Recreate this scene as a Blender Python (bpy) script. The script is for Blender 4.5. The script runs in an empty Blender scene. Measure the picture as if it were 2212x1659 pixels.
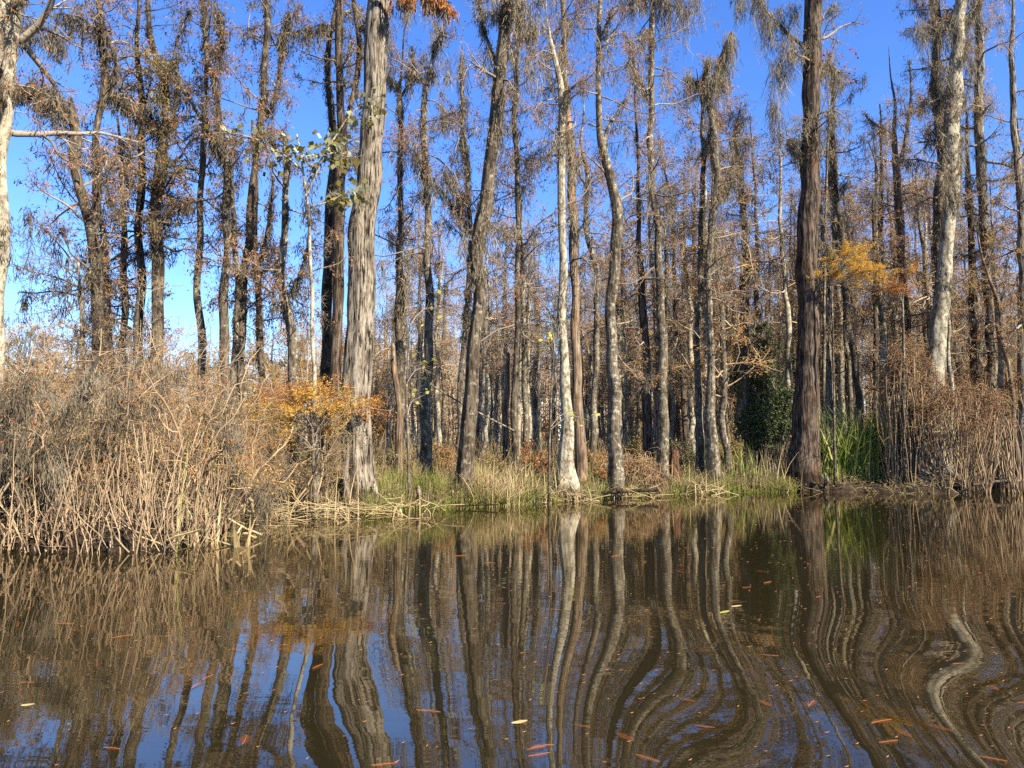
import bpy, math, random
import numpy as np
R_ = math.radians
rng = np.random.default_rng(7)
S = bpy.context.scene
COL = S.collection

# ------------------------------------------------------------------ camera
F, W2, H2 = 1671.0, 1106.0, 829.5        # focal length and half size in units of a 2212 x 1659 frame
CAMH, HOR = 1.0, 988.0
TH = math.atan((HOR - H2) / F)
cd = bpy.data.cameras.new('camera'); cam = bpy.data.objects.new('camera', cd); COL.objects.link(cam)
cam.location = (0, 0, CAMH); cam.rotation_euler = (math.pi / 2 + TH, 0, 0)
cd.sensor_width = 36; cd.lens = 36 * F / (2 * W2); cd.clip_start = 0.05; cd.clip_end = 3000
S.camera = cam

# ------------------------------------------------------------------ light
EL, AZ = R_(34), R_(132)                 # sun height, compass angle clockwise from +Y
w = bpy.data.worlds.new('World'); S.world = w; w.use_nodes = True
nt = w.node_tree; bg = nt.nodes['Background']
sky = nt.nodes.new('ShaderNodeTexSky'); sky.sky_type = 'NISHITA'; sky.sun_disc = False
sky.sun_elevation = EL; sky.sun_rotation = AZ; sky.air_density = 1.0; sky.dust_density = 0.1; sky.ozone_density = 4.5
hs = nt.nodes.new('ShaderNodeHueSaturation'); hs.inputs['Saturation'].default_value = 1.20; hs.inputs['Hue'].default_value = 0.515; hs.inputs['Value'].default_value = 1.0
nt.links.new(sky.outputs[0], hs.inputs['Color']); nt.links.new(hs.outputs[0], bg.inputs[0])
bg.inputs[1].default_value = 0.105
sl = bpy.data.lights.new('sun', 'SUN'); sun = bpy.data.objects.new('sun', sl); COL.objects.link(sun)
sl.energy = 5.0; sl.angle = R_(0.5); sl.color = (1.0, 0.90, 0.72)
sd = np.array([math.sin(AZ) * math.cos(EL), math.cos(AZ) * math.cos(EL), math.sin(EL)])
import mathutils
sun.rotation_euler = mathutils.Vector(sd).to_track_quat('Z', 'Y').to_euler()
S.view_settings.view_transform = 'Standard'; S.view_settings.look = 'None'
S.view_settings.exposure = 1.6; S.view_settings.gamma = 1.0
S.render.engine = 'CYCLES'
S.cycles.max_bounces = 5; S.cycles.diffuse_bounces = 2; S.cycles.glossy_bounces = 3; S.cycles.transmission_bounces = 2
S.cycles.caustics_reflective = False; S.cycles.caustics_refractive = False
S.cycles.use_denoising = False

# ------------------------------------------------------------------ maths helpers
def at(px, py, D):                       # world point seen at (px, py) at distance D along +Y
    xc = (np.asarray(px, float) - W2) / F; yc = (H2 - np.asarray(py, float)) / F
    dy = math.cos(TH) - yc * math.sin(TH); dz = math.sin(TH) + yc * math.cos(TH)
    k = D / dy
    return np.stack(np.broadcast_arrays(xc * k, D * np.ones_like(k), CAMH + dz * k), -1)
def on_water(px, py):
    xc = (px - W2) / F; yc = (H2 - py) / F
    dy = math.cos(TH) - yc * math.sin(TH); dz = math.sin(TH) + yc * math.cos(TH)
    k = -CAMH / dz
    return np.array([xc * k, dy * k, 0.0])
def nrm(v): return v / np.maximum(np.linalg.norm(v, axis=-1, keepdims=True), 1e-9)
def rv(*s): return nrm(rng.normal(size=(*s, 3)))

SHORE = [(-300, 1215), (0, 1196), (200, 1196), (400, 1188), (480, 1170), (510, 1130), (540, 1112), (640, 1112), (800, 1108), (880, 1100),
         (1000, 1094), (1100, 1092), (1200, 1084), (1400, 1070), (1600, 1064), (1700, 1063), (1850, 1064), (1950, 1067), (2085, 1067),
         (2120, 1040), (2212, 1040), (2500, 1040)]
SH = np.array([(on_water(a, b)[0] / on_water(a, b)[1], on_water(a, b)[1]) for a, b in SHORE])
def shore(az): return np.interp(az, SH[:, 0], SH[:, 1])
def gz(x, y):                            # ground height
    x = np.asarray(x, float); y = np.asarray(y, float)
    yy = np.maximum(y, 0.5); d = y - shore(x / yy) + 0.16 * np.sin(x * 3.1 + y) + 0.12 * np.sin(x * 7.3) + .07 * np.sin(x * 17 + 1)
    t = np.clip((d + 0.15) / 0.55, 0, 1); t = t * t * (3 - 2 * t)
    n = 0.05 * np.sin(x * 1.7 + 1) * np.sin(y * 1.3) + 0.03 * np.sin(x * 4.1) * np.cos(y * 3.7)
    return np.where(y < 3, -0.6, -0.6 + 0.70 * t + np.clip(t, 0, 1) * n + .26 * np.clip(d / 1.8, 0, 1) + np.clip(d, 0, 30) * 0.003)
def wave(x, y):                          # the wake swell near the boat
    d = np.hypot(x * 0.6, y)
    env = 1 / (1 + np.exp((d - 3.7) / 0.7))
    sx = (0.08 + 0.40 / (1 + np.exp(-(x + 0.75) / 0.12))) + 0.38 / (1 + np.exp(-(x - 0.45) / 0.3))
    h = 0.036 * sx * np.cos(4.2 * (x + 0.02) + 0.30 * (y - 2.8)) + 0.0022 * sx * np.cos(8.5 * x - 0.9 * y + 0.6) + .0045 * np.cos(2.1 * y + .9 * x - 4.2)
    env2 = 1 / (1 + np.exp((d - 6.5) / 0.9))
    return h * env + env2 * 0.0008 * np.cos(3.0 * x + 1.9 * y + 1.0) * (1 + np.cos(1.1 * x - 2.3 * y)) + 0.00018 * np.cos(9 * x + 21 * y) * env2

# ------------------------------------------------------------------ mesh helpers
class Geo:
    def __init__(s): s.v = []; s.f = []; s.n = 0
    def add(s, V, Fc):                   # V (n,3), Fc (m,3 or 4)
        V = np.asarray(V, np.float32).reshape(-1, 3)
        if len(V) == 0: return
        s.v.append(V); s.f.append(np.asarray(Fc, np.int64) + s.n); s.n += len(V)
    def build(s, name, mat, parent=None, smooth=True, org=None):
        me = bpy.data.meshes.new(name)
        V = np.concatenate(s.v) if s.v else np.zeros((0, 3), np.float32)
        if org is not None: V = V - np.asarray(org, np.float32)
        tot = np.concatenate([np.full(len(f), f.shape[1]) for f in s.f]) if s.f else np.zeros(0, int)
        lp = np.concatenate([f.ravel() for f in s.f]) if s.f else np.zeros(0, int)
        me.vertices.add(len(V)); me.vertices.foreach_set('co', V.ravel())
        me.loops.add(len(lp)); me.loops.foreach_set('vertex_index', lp.astype(np.int32))
        me.polygons.add(len(tot)); me.polygons.foreach_set('loop_start', (np.cumsum(tot) - tot).astype(np.int32))
        me.polygons.foreach_set('loop_total', tot.astype(np.int32))
        me.polygons.foreach_set('use_smooth', np.full(len(tot), smooth))
        me.update(calc_edges=True); me.materials.append(mat)
        o = bpy.data.objects.new(name, me); COL.objects.link(o)
        if parent is not None: o.parent = parent
        return o
def tubes(g, P, Rr, n=3, mod=None, cap=False):   # P (M,K,3) Rr (M,K)
    if len(P) == 0: return
    M, K, _ = P.shape
    T = nrm(np.gradient(P, axis=1))
    mt = np.abs(nrm(T.mean(1)))
    a = np.where(mt[:, :1] < 0.8, np.array([[1., 0, 0]]), np.array([[0, 0, 1.]]))[:, None, :]
    u = nrm(np.cross(T, np.broadcast_to(a, T.shape))); v = np.cross(T, u)
    th = np.arange(n) * 2 * math.pi / n
    rad = Rr[:, :, None] * np.ones(n)
    if mod is not None: rad = rad * mod
    V = P[:, :, None] + rad[..., None] * (np.cos(th)[:, None] * u[:, :, None] + np.sin(th)[:, None] * v[:, :, None])
    i = np.arange(M * K * n).reshape(M, K, n)
    A = i[:, :-1]; B = i[:, 1:]
    q = np.stack([A, np.roll(A, -1, 2), np.roll(B, -1, 2), B], -1).reshape(-1, 4)
    g.add(V.reshape(-1, 3), q)
    if cap:
        base = g.n
        g.add(P[:, 0] , np.zeros((0, 3), int))
        for m in range(M):
            ring = i[m, 0] - 0
            g.f.append(np.stack([np.full(n, base + m), np.roll(ring, -1) + base - M * K * n, ring + base - M * K * n], -1))
def ribbons(g, P, Wd, side):             # P (M,K,3), Wd (M,K), side (M,3)
    if len(P) == 0: return
    M, K, _ = P.shape
    sv = side[:, None, :] * Wd[..., None] * 0.5
    V = np.stack([P - sv, P + sv], 2)
    i = np.arange(M * K * 2).reshape(M, K, 2)
    q = np.stack([i[:, :-1, 0], i[:, :-1, 1], i[:, 1:, 1], i[:, 1:, 0]], -1).reshape(-1, 4)
    g.add(V.reshape(-1, 3), q)
def bits(g, P, L, wr=0.3, down=0.6, horiz=0.0):
    N = len(P)
    if N == 0: return
    ax = rv(N); ax[:, 2] = ax[:, 2] * (1 - horiz) - down; ax = nrm(ax)
    sd_ = nrm(np.cross(ax, rv(N))); L = (L * np.ones(N))[:, None]
    V = np.stack([P, P + ax * L * .5 + sd_ * L * wr * .5, P + ax * L, P + ax * L * .5 - sd_ * L * wr * .5], 1)
    g.add(V.reshape(-1, 3), np.arange(4 * N).reshape(N, 4))
def grow(P, Rr, n, t0, t1, L, ang, K=5, grav=0.0, wob=0.25, rr=0.55, tip=0.25, taper_t=0.5, up=None, rmin=0.003, bias=None):
    M, Kp, _ = P.shape
    t = rng.uniform(t0, t1, (M, n)) * (Kp - 1); i = np.minimum(t.astype(int), Kp - 2); f = (t - i)[..., None]
    m = np.arange(M)[:, None]
    p0 = P[m, i] * (1 - f) + P[m, i + 1] * f; T = nrm(P[m, i + 1] - P[m, i])
    r0 = (Rr[m, i] * (1 - f[..., 0]) + Rr[m, i + 1] * f[..., 0])
    perp = nrm(np.cross(T, rv(M, n)))
    if bias is not None: perp = nrm(perp + np.asarray(bias)); perp = nrm(perp - T * (perp * T).sum(-1, keepdims=True))
    a = rng.normal(ang, 0.22, (M, n))[..., None]
    d = T * np.cos(a) + perp * np.sin(a)
    if up is not None: d[..., 2] = d[..., 2] * 0.4 + rng.normal(up, 0.25, (M, n))
    d = nrm(d).reshape(-1, 3); p0 = p0.reshape(-1, 3); r0 = r0.reshape(-1)
    tt = (t / (Kp - 1)).reshape(-1)
    LL = L * rng.uniform(0.5, 1.25, M * n) * (1 - taper_t * (tt - t0) / max(t1 - t0, 1e-6))
    Q = [p0]
    for k in range(1, K):
        d = nrm(d + rng.normal(0, wob, d.shape) + np.array([0, 0, -grav])); Q.append(Q[-1] + d * (LL / (K - 1))[:, None])
    Q = np.stack(Q, 1)
    rb = np.maximum(np.minimum(r0 * rr, LL * 0.03 + 0.002), rmin)
    return Q, rb[:, None] * np.linspace(1, tip, K)[None]
def moss_geo(g, A, L, n=14, spread=0.05, wd=0.016):
    n = int(n * 1.5); wd = wd * .85
    M = len(A)
    if M == 0: return
    L = np.asarray(L) * np.ones(M)
    u = rng.uniform(0, .75, (M * n, 1)) ** 1.3; LM = np.repeat(L, n)
    P0 = np.repeat(A, n, 0) + rng.normal(0, 1, (M * n, 3)) * spread * (1.25 - u); P0[:, 2] -= u[:, 0] * LM
    LL = LM * rng.uniform(0.15, .5, M * n) + .02; K = 5
    d = np.tile(np.array([0, 0, -1.]), (M * n, 1)) + rng.normal(0, .35, (M * n, 3)); Q = [P0]
    for k in range(1, K):
        d = nrm(d + rng.normal(0, .38, d.shape) + np.array([0, 0, -.5])); Q.append(Q[-1] + d * (LL / (K - 1))[:, None])
    Q = np.stack(Q, 1)
    a = rng.uniform(0, math.pi, M * n); sd_ = np.stack([np.cos(a), np.sin(a), 0 * a], -1)
    ribbons(g, Q, wd * rng.uniform(.6, 1.4, (M * n, 1)) * np.array([.6, 1, 1, .8, .2]), sd_)
def blades(g, B, H, lean, width, K=5, droop=0.5, az=None):
    M = len(B); a = rng.uniform(0, 2 * math.pi, M) if az is None else az
    h = np.stack([np.cos(a), np.sin(a), 0 * a], -1)
    H = (H * np.ones(M)); ln = np.abs(rng.normal(0, 1, M)) * lean
    t = np.linspace(0, 1, K)[None, :, None]
    P = B[:, None] + h[:, None] * (ln * H)[:, None, None] * (0.3 * t + droop * t ** 2.2) + np.array([0, 0, 1.]) * H[:, None, None] * (t - (np.minimum(ln, 1.2) * droop * .55)[:, None, None] * t ** 2.6)
    b = rng.uniform(0, math.pi, M)
    ribbons(g, P, (width * np.ones(M))[:, None] * np.interp(np.linspace(0, 1, K), [0, .3, 1], [.7, 1, .08])[None], np.stack([np.cos(b), np.sin(b), 0 * b], -1))
def smooth_path(pts, K, wob=0.0, r_noise=0.0, kink=0.0):
    pts = np.asarray(pts, float); s = np.concatenate([[0], np.cumsum(np.linalg.norm(np.diff(pts[:, :3], axis=0), axis=1))])
    tt = np.linspace(0, s[-1], K); out = np.stack([np.interp(tt, s, pts[:, j]) for j in range(4)], -1)
    for _ in range(2):
        o = out.copy(); o[1:-1] = (out[:-2] + 2 * out[1:-1] + out[2:]) / 4; out = o
    if wob:
        c_ = np.cumsum(rng.normal(0, .3, (K, 3)), 0) * np.array([.3, 1, 0]) * .3; out[:, :3] += wob * c_
        z_ = out[:, 2]; out[:, 0] += np.minimum(out[:, 3] * .16, .012) * np.sin(z_ * rng.uniform(2.5, 4) + rng.uniform(0, 6)) * np.minimum(1, np.arange(K)[::-1] / 6)
        if kink: out[:, 0] += kink * np.minimum(out[:, 3], .09) * (np.sin(z_ * rng.uniform(1.3, 1.9) + rng.uniform(0, 6)) + .6 * np.sin(z_ * rng.uniform(3.2, 4.5) + rng.uniform(0, 6))) * np.minimum(1, np.arange(K)[::-1] / 9)
    if r_noise:
        n = rng.normal(0, 1, K); n = np.convolve(n, [.25, .5, .25], 'same'); out[:, 3] *= 1 + n * r_noise
    return out

# ------------------------------------------------------------------ materials
def mat(name): 
    m = bpy.data.materials.new(name); m.use_nodes = True; t = m.node_tree; b = t.nodes['Principled BSDF']
    b.inputs['Roughness'].default_value = 0.85; b.inputs['Specular IOR Level'].default_value = 0.15
    return m, t, b
def N(t, typ, **kw):
    n = t.nodes.new(typ)
    for k, v in kw.items(): n.inputs[k].default_value = v
    return n
TONE = .84
def ramp(t, src, stops):
    r = t.nodes.new('ShaderNodeValToRGB'); e = r.color_ramp.elements
    while len(e) < len(stops): e.new(0.5)
    for el, (p, c) in zip(e, stops): el.position = p; el.color = (*c, 1)
    t.links.new(src, r.inputs[0]); return r.outputs[0]
def mixc(t, f, a, b, bl='MIX'):
    m = t.nodes.new('ShaderNodeMix'); m.data_type = 'RGBA'; m.blend_type = bl
    for s_, k in ((f, 0), (a, 6), (b, 7)):
        if hasattr(s_, 'links'): t.links.new(s_, m.inputs[k])
        else: m.inputs[k].default_value = s_ if k == 0 else (*s_, 1)
    return m.outputs[2]
def bark(name, dark, mid, light, lich=0.0, rp=(.34, .5, .66), lcol=(.55, .54, .48), furrow=(34, 34, 2.2), bump=0.6, patch=0.0, pcol=(.4, .2, .1)):
    m, t, b = mat(name); L = t.links; dark, mid, light, lcol, pcol = [tuple(TONE * w_ for w_ in q) for q in (dark, mid, light, lcol, pcol)]
    tc = N(t, 'ShaderNodeTexCoord'); mp = N(t, 'ShaderNodeMapping'); mp.inputs['Scale'].default_value = furrow
    L.new(tc.outputs['Object'], mp.inputs[0])
    n1 = N(t, 'ShaderNodeTexNoise', Scale=1.0, Detail=5.0, Roughness=.65, Distortion=.6); L.new(mp.outputs[0], n1.inputs['Vector'])
    c = ramp(t, n1.outputs[0], [(rp[0], dark), (rp[1], mid), (rp[2], light)])
    n2 = N(t, 'ShaderNodeTexNoise', Scale=5.0, Detail=4.0, Roughness=.6); L.new(tc.outputs['Object'], n2.inputs['Vector'])
    if lich:
        n3 = N(t, 'ShaderNodeTexNoise', Scale=9.0, Detail=6.0, Roughness=.7); L.new(tc.outputs['Object'], n3.inputs['Vector'])
        f = ramp(t, n3.outputs[0], [(.60 - .22 * lich, (0, 0, 0)), (.66 - .18 * lich, (1, 1, 1))]); c = mixc(t, f, c, lcol)
    if patch:
        mp2 = N(t, 'ShaderNodeMapping'); mp2.inputs['Scale'].default_value = (5, 5, .8); L.new(tc.outputs['Object'], mp2.inputs[0])
        n4 = N(t, 'ShaderNodeTexNoise', Scale=1.0, Detail=3.0); L.new(mp2.outputs[0], n4.inputs['Vector'])
        f = ramp(t, n4.outputs[0], [(.62 - .2 * patch, (0, 0, 0)), (.72 - .2 * patch, (1, 1, 1))]); c = mixc(t, f, c, pcol)
    c = mixc(t, 0.35, c, ramp(t, n2.outputs[0], [(.3, (.35, .35, .35)), (.7, (1, 1, 1))]), 'MULTIPLY')
    mp3 = N(t, 'ShaderNodeMapping'); mp3.inputs['Scale'].default_value = (4.5, 4.5, 1.6); L.new(tc.outputs['Object'], mp3.inputs[0])
    n5 = N(t, 'ShaderNodeTexNoise', Scale=1.0, Detail=7.0, Roughness=.72); L.new(mp3.outputs[0], n5.inputs['Vector'])
    c = mixc(t, 1.0, c, ramp(t, n5.outputs[0], [(.40, (.36, .33, .30)), (.52, (1, 1, 1))]), 'MULTIPLY')
    oi = N(t, 'ShaderNodeObjectInfo')
    c = mixc(t, 1.0, c, ramp(t, oi.outputs['Random'], [(0, (.8, .78, .76)), (1, (1.08, 1.06, 1.04))]), 'MULTIPLY')
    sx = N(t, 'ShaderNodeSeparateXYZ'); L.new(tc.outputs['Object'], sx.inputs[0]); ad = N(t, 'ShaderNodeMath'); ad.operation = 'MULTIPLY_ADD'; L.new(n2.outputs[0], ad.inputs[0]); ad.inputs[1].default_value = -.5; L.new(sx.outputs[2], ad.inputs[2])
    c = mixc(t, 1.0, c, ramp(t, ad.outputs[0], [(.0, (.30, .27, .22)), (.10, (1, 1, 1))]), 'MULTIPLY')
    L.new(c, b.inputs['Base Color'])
    bp = N(t, 'ShaderNodeBump', Strength=bump, Distance=.03); L.new(n1.outputs[0], bp.inputs['Height']); L.new(bp.outputs[0], b.inputs['Normal'])
    return m
def leafm(name, cols, trans=0.25, rough=.8):
    m, t, b = mat(name); L = t.links
    g = N(t, 'ShaderNodeNewGeometry'); k = len(cols)
    c = ramp(t, g.outputs['Random Per Island'], [((i + .0) / max(k - 1, 1), tuple(TONE * w_ for w_ in q)) for i, q in enumerate(cols)])
    L.new(c, b.inputs['Base Color']); b.inputs['Roughness'].default_value = rough
    if trans:
        tr = N(t, 'ShaderNodeBsdfTranslucent'); L.new(c, tr.inputs[0]); mx = N(t, 'ShaderNodeMixShader'); mx.inputs[0].default_value = trans
        L.new(b.outputs[0], mx.inputs[1]); L.new(tr.outputs[0], mx.inputs[2]); L.new(mx.outputs[0], t.nodes['Material Output'].inputs[0])
    return m
M = {}
M['cypress'] = bark('cypress_bark', (.012, .009, .006), (.24, .20, .15), (.40, .35, .275), rp=(.42, .475, .60), furrow=(26, 26, 2.4), bump=1.0)
M['redcypress'] = bark('red_cypress_bark', (.018, .013, .010), (.12, .088, .064), (.26, .20, .15), rp=(.43, .50, .64), furrow=(24, 24, 2.0), patch=.15, pcol=(.18, .10, .06), bump=.9)
M['pale'] = bark('pale_lichen_bark', (.07, .055, .035), (.28, .24, .17), (.46, .41, .31), lich=.62, lcol=(.48, .44, .33), furrow=(16, 16, 5), bump=.35)
M['grey'] = bark('grey_bark', (.035, .027, .018), (.135, .11, .078), (.24, .205, .15), lich=.35, lcol=(.38, .35, .26), furrow=(30, 30, 4), bump=.5)
M['dark'] = bark('dark_and_backlit_bark', (.022, .017, .012), (.10, .077, .054), (.19, .155, .11), lich=.2, lcol=(.28, .255, .185), furrow=(26, 26, 4), bump=.5)  # naturally dark bark; on the left trees, backlit shade put into the colour
M['strip'] = bark('stripped_bark', (.05, .03, .02), (.20, .14, .09), (.38, .32, .24), patch=.12, pcol=(.45, .24, .12), furrow=(30, 30, 2))
M['mud'] = bark('stump_wood', (.02, .013, .01), (.12, .06, .035), (.3, .16, .08), furrow=(40, 40, 5), bump=1)
M['twig'] = leafm('twig_bark', [(.17, .135, .10), (.27, .22, .17), (.36, .305, .24), (.14, .10, .075)], 0)
M['darktwig'] = leafm('dark_twig_bark', [(.05, .042, .036), (.10, .08, .065), (.17, .14, .11)], 0)
M['tan'] = leafm('tan_twig', [(.22, .125, .06), (.37, .235, .12), (.48, .34, .18), (.12, .065, .035)], 0)
M['stem'] = leafm('shrub_stem', [(.16, .10, .06), (.30, .21, .125), (.40, .29, .17), (.10, .06, .04)], 0)
M['mauve'] = leafm('mauve_brown_leaf', [(.26, .12, .06), (.38, .19, .08), (.28, .17, .10), (.46, .22, .07)], .3)
M['rust'] = leafm('rust_needles', [(.42, .13, .04), (.50, .20, .05), (.32, .12, .05), (.48, .27, .06)], .35)
M['brown'] = leafm('brown_needles', [(.34, .18, .055), (.46, .26, .08), (.38, .24, .09), (.50, .24, .06)], .35)
M['gold'] = leafm('gold_needles', [(.60, .38, .07), (.68, .33, .05), (.55, .46, .11), (.64, .24, .05)], .4)
M['olive'] = leafm('olive_needles', [(.26, .22, .07), (.34, .24, .06), (.22, .22, .08), (.38, .22, .05)], .35)
M['maple'] = leafm('pale_maple_leaf', [(.30, .30, .13), (.50, .50, .32), (.20, .19, .05), (.28, .20, .05), (.13, .16, .04)], .4, .5)
M['yellow'] = leafm('yellow_leaf', [(.6, .55, .10), (.45, .5, .10), (.6, .4, .06)], .4)
M['red'] = leafm('red_leaf', [(.5, .04, .03), (.4, .05, .04), (.5, .13, .05)], .3)
M['ever'] = leafm('evergreen_leaf', [(.045, .07, .025), (.085, .12, .04), (.06, .085, .04), (.14, .16, .06)], .15, .5)
M['dark_backlit_moss'] = leafm('dark_and_backlit_moss_strand', [(.09, .07, .045), (.14, .11, .07), (.20, .165, .11), (.06, .05, .03)], .25)  # darker moss for shrubs; on the left trees it paints in backlit shade
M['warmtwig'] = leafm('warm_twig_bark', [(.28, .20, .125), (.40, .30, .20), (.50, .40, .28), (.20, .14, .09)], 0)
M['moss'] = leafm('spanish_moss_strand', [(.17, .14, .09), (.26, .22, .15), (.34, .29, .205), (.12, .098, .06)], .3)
M['grass'] = leafm('green_grass', [(.10, .15, .02), (.18, .24, .035), (.28, .28, .06), (.34, .29, .11), (.40, .32, .15)], .3)
M['lush'] = leafm('lush_grass', [(.16, .22, .04), (.22, .30, .05), (.33, .36, .09), (.46, .42, .17)], .3)
M['reed'] = leafm('dead_reed', [(.48, .35, .17), (.58, .46, .26), (.34, .24, .12), (.46, .37, .17)], .2)
M['litter'] = leafm('brown_undergrowth', [(.16, .10, .06), (.26, .18, .10), (.34, .25, .15), (.20, .15, .07), (.18, .20, .07)], .2)
M['vine'] = leafm('withered_vine_leaf', [(.14, .07, .04), (.24, .13, .07), (.34, .20, .12), (.20, .15, .05), (.26, .11, .055)], .25)
M['orange'] = leafm('orange_frond', [(.50, .12, .035), (.46, .17, .05), (.30, .09, .035)], .2)
M['tanleaf'] = leafm('tan_leaf', [(.5, .36, .18), (.6, .5, .2)], .2)
M['drift'] = leafm('floating_litter', [(.40, .13, .05), (.30, .15, .07), (.36, .20, .09), (.20, .10, .05)], .1)

# ground
m, t, b = mat('swamp_ground'); M['ground'] = m
tc = N(t, 'ShaderNodeTexCoord'); n1 = N(t, 'ShaderNodeTexNoise', Scale=6.0, Detail=8.0, Roughness=.7); t.links.new(tc.outputs['Object'], n1.inputs['Vector'])
c = ramp(t, n1.outputs[0], [(.35, (.010, .007, .005)), (.52, (.035, .024, .014)), (.72, (.11, .075, .04))])
t.links.new(c, b.inputs['Base Color']); bp = N(t, 'ShaderNodeBump', Strength=1.0, Distance=.06); t.links.new(n1.outputs[0], bp.inputs['Height']); t.links.new(bp.outputs[0], b.inputs['Normal'])
# water: murky brown body under a mirror surface
m = bpy.data.materials.new('swamp_water'); m.use_nodes = True; t = m.node_tree; M['water'] = m
for x in list(t.nodes):
    if x.type == 'BSDF_PRINCIPLED': t.nodes.remove(x)
df = N(t, 'ShaderNodeBsdfDiffuse', Color=(.017, .013, .005, 1)); gl = N(t, 'ShaderNodeBsdfGlossy', Color=(.93, .90, .84, 1), Roughness=0.0)
fr = N(t, 'ShaderNodeFresnel', IOR=1.95); mx = N(t, 'ShaderNodeMixShader')
tc = N(t, 'ShaderNodeTexCoord'); mp = N(t, 'ShaderNodeMapping'); mp.inputs['Scale'].default_value = (1.2, 4.0, 1)
t.links.new(tc.outputs['Object'], mp.inputs[0])
n1 = N(t, 'ShaderNodeTexNoise', Scale=2.2, Detail=3.0, Roughness=.5); t.links.new(mp.outputs[0], n1.inputs['Vector'])
bp = N(t, 'ShaderNodeBump', Strength=.012, Distance=.05); t.links.new(n1.outputs[0], bp.inputs['Height'])
for q in (gl, fr): t.links.new(bp.outputs[0], q.inputs['Normal'])
t.links.new(fr.outputs[0], mx.inputs[0]); t.links.new(df.outputs[0], mx.inputs[1]); t.links.new(gl.outputs[0], mx.inputs[2])
t.links.new(mx.outputs[0], t.nodes['Material Output'].inputs[0])

# ------------------------------------------------------------------ object helpers
def tag(o, label=None, cat=None, group=None, kind=None):
    for k, v in (('label', label), ('category', cat), ('group', group), ('kind', kind)):
        if v: o[k] = v
    return o
def empty(name, loc):
    o = bpy.data.objects.new(name, None); COL.objects.link(o); o.location = [float(q) for q in loc]; o.empty_display_size = .2
    return o
def grid(name, xs, ys, zf, m, kind='structure'):
    X, Y = np.meshgrid(xs, ys, indexing='ij'); Z = zf(X, Y); i = np.arange(X.size).reshape(X.shape)
    g = Geo(); g.add(np.stack([X, Y, Z], -1).reshape(-1, 3), np.stack([i[:-1, :-1], i[1:, :-1], i[1:, 1:], i[:-1, 1:]], -1).reshape(-1, 4))
    return tag(g.build(name, m), kind=kind)

# ------------------------------------------------------------------ setting
def spaced(a, b, fine, lim):
    core = np.arange(a, b + 1e-6, fine); out = []; s_ = fine
    x = b
    while x < lim: s_ *= 1.25; x += s_; out.append(x)
    lo = []; x = a; s_ = fine
    while x > -lim: s_ *= 1.25; x -= s_; lo.append(x)
    return np.array(lo[::-1] + list(core) + out)
grid('water', spaced(-4.5, 4.5, .035, 600), spaced(1.6, 9, .035, 600), wave, M['water'])
grid('ground', spaced(-14, 20, .22, 600), spaced(6, 45, .22, 600), gz, M['ground'])

# ------------------------------------------------------------------ trees traced trunk by trunk
def bark_mod(K, n, flute=0.06, butt=0.0, lobes=6):
    a = np.arange(n) * 2 * math.pi / n
    m_ = 1 + flute * np.cumsum(rng.normal(0, 1, (K, n)), 0) / np.sqrt(np.arange(1, K + 1))[:, None] * .6
    m_ = (m_ + np.roll(m_, 1, 1) + np.roll(m_, -1, 1)) / 3
    if butt:
        wgt = np.linspace(0, 1, K)[:, None] ** 6
        m_ = m_ + butt * wgt * np.cos(lobes * a + rng.uniform(0, 6))[None]
    return m_[None]
def trunk_pts(D, pts, topext=3.0, flare=1.35, leader=False):
    pts = sorted(pts, key=lambda q: q[1]); A = []
    for px, py, wd in pts:
        p = at(px, py, D); A.append([*p, wd * .5 / F * D])
    A = np.array(A)
    if pts[0][1] < 60 and topext:                           # goes on above the frame
        d = nrm(A[0, :3] - A[min(3, len(A) - 1), :3]); r = A[0, 3]
        A = np.vstack([[*(A[0, :3] + d * topext), max(r * .25, .012)], [*(A[0, :3] + d * topext * .5), r * .7], A])
    elif leader:
        A = np.vstack([[*(A[0, :3] + np.array([rng.normal(0, .25), rng.normal(0, .3), 2.3])), .008], [*(A[0, :3] + np.array([rng.normal(0, .12), 0, 1.1])), A[0, 3] * .6], A])
    zb = float(gz(A[-1, 0], D)) - .1
    if A[-1, 2] > zb + .02:
        h = A[-1, 2] - zb
        if h > 1.0: A = np.vstack([A, [A[-1, 0] , D, zb + .55, A[-1, 3] * 1.08]])
        A = np.vstack([A, [A[-1, 0], D, zb, A[-1, 3] * flare]])
    return A
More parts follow.
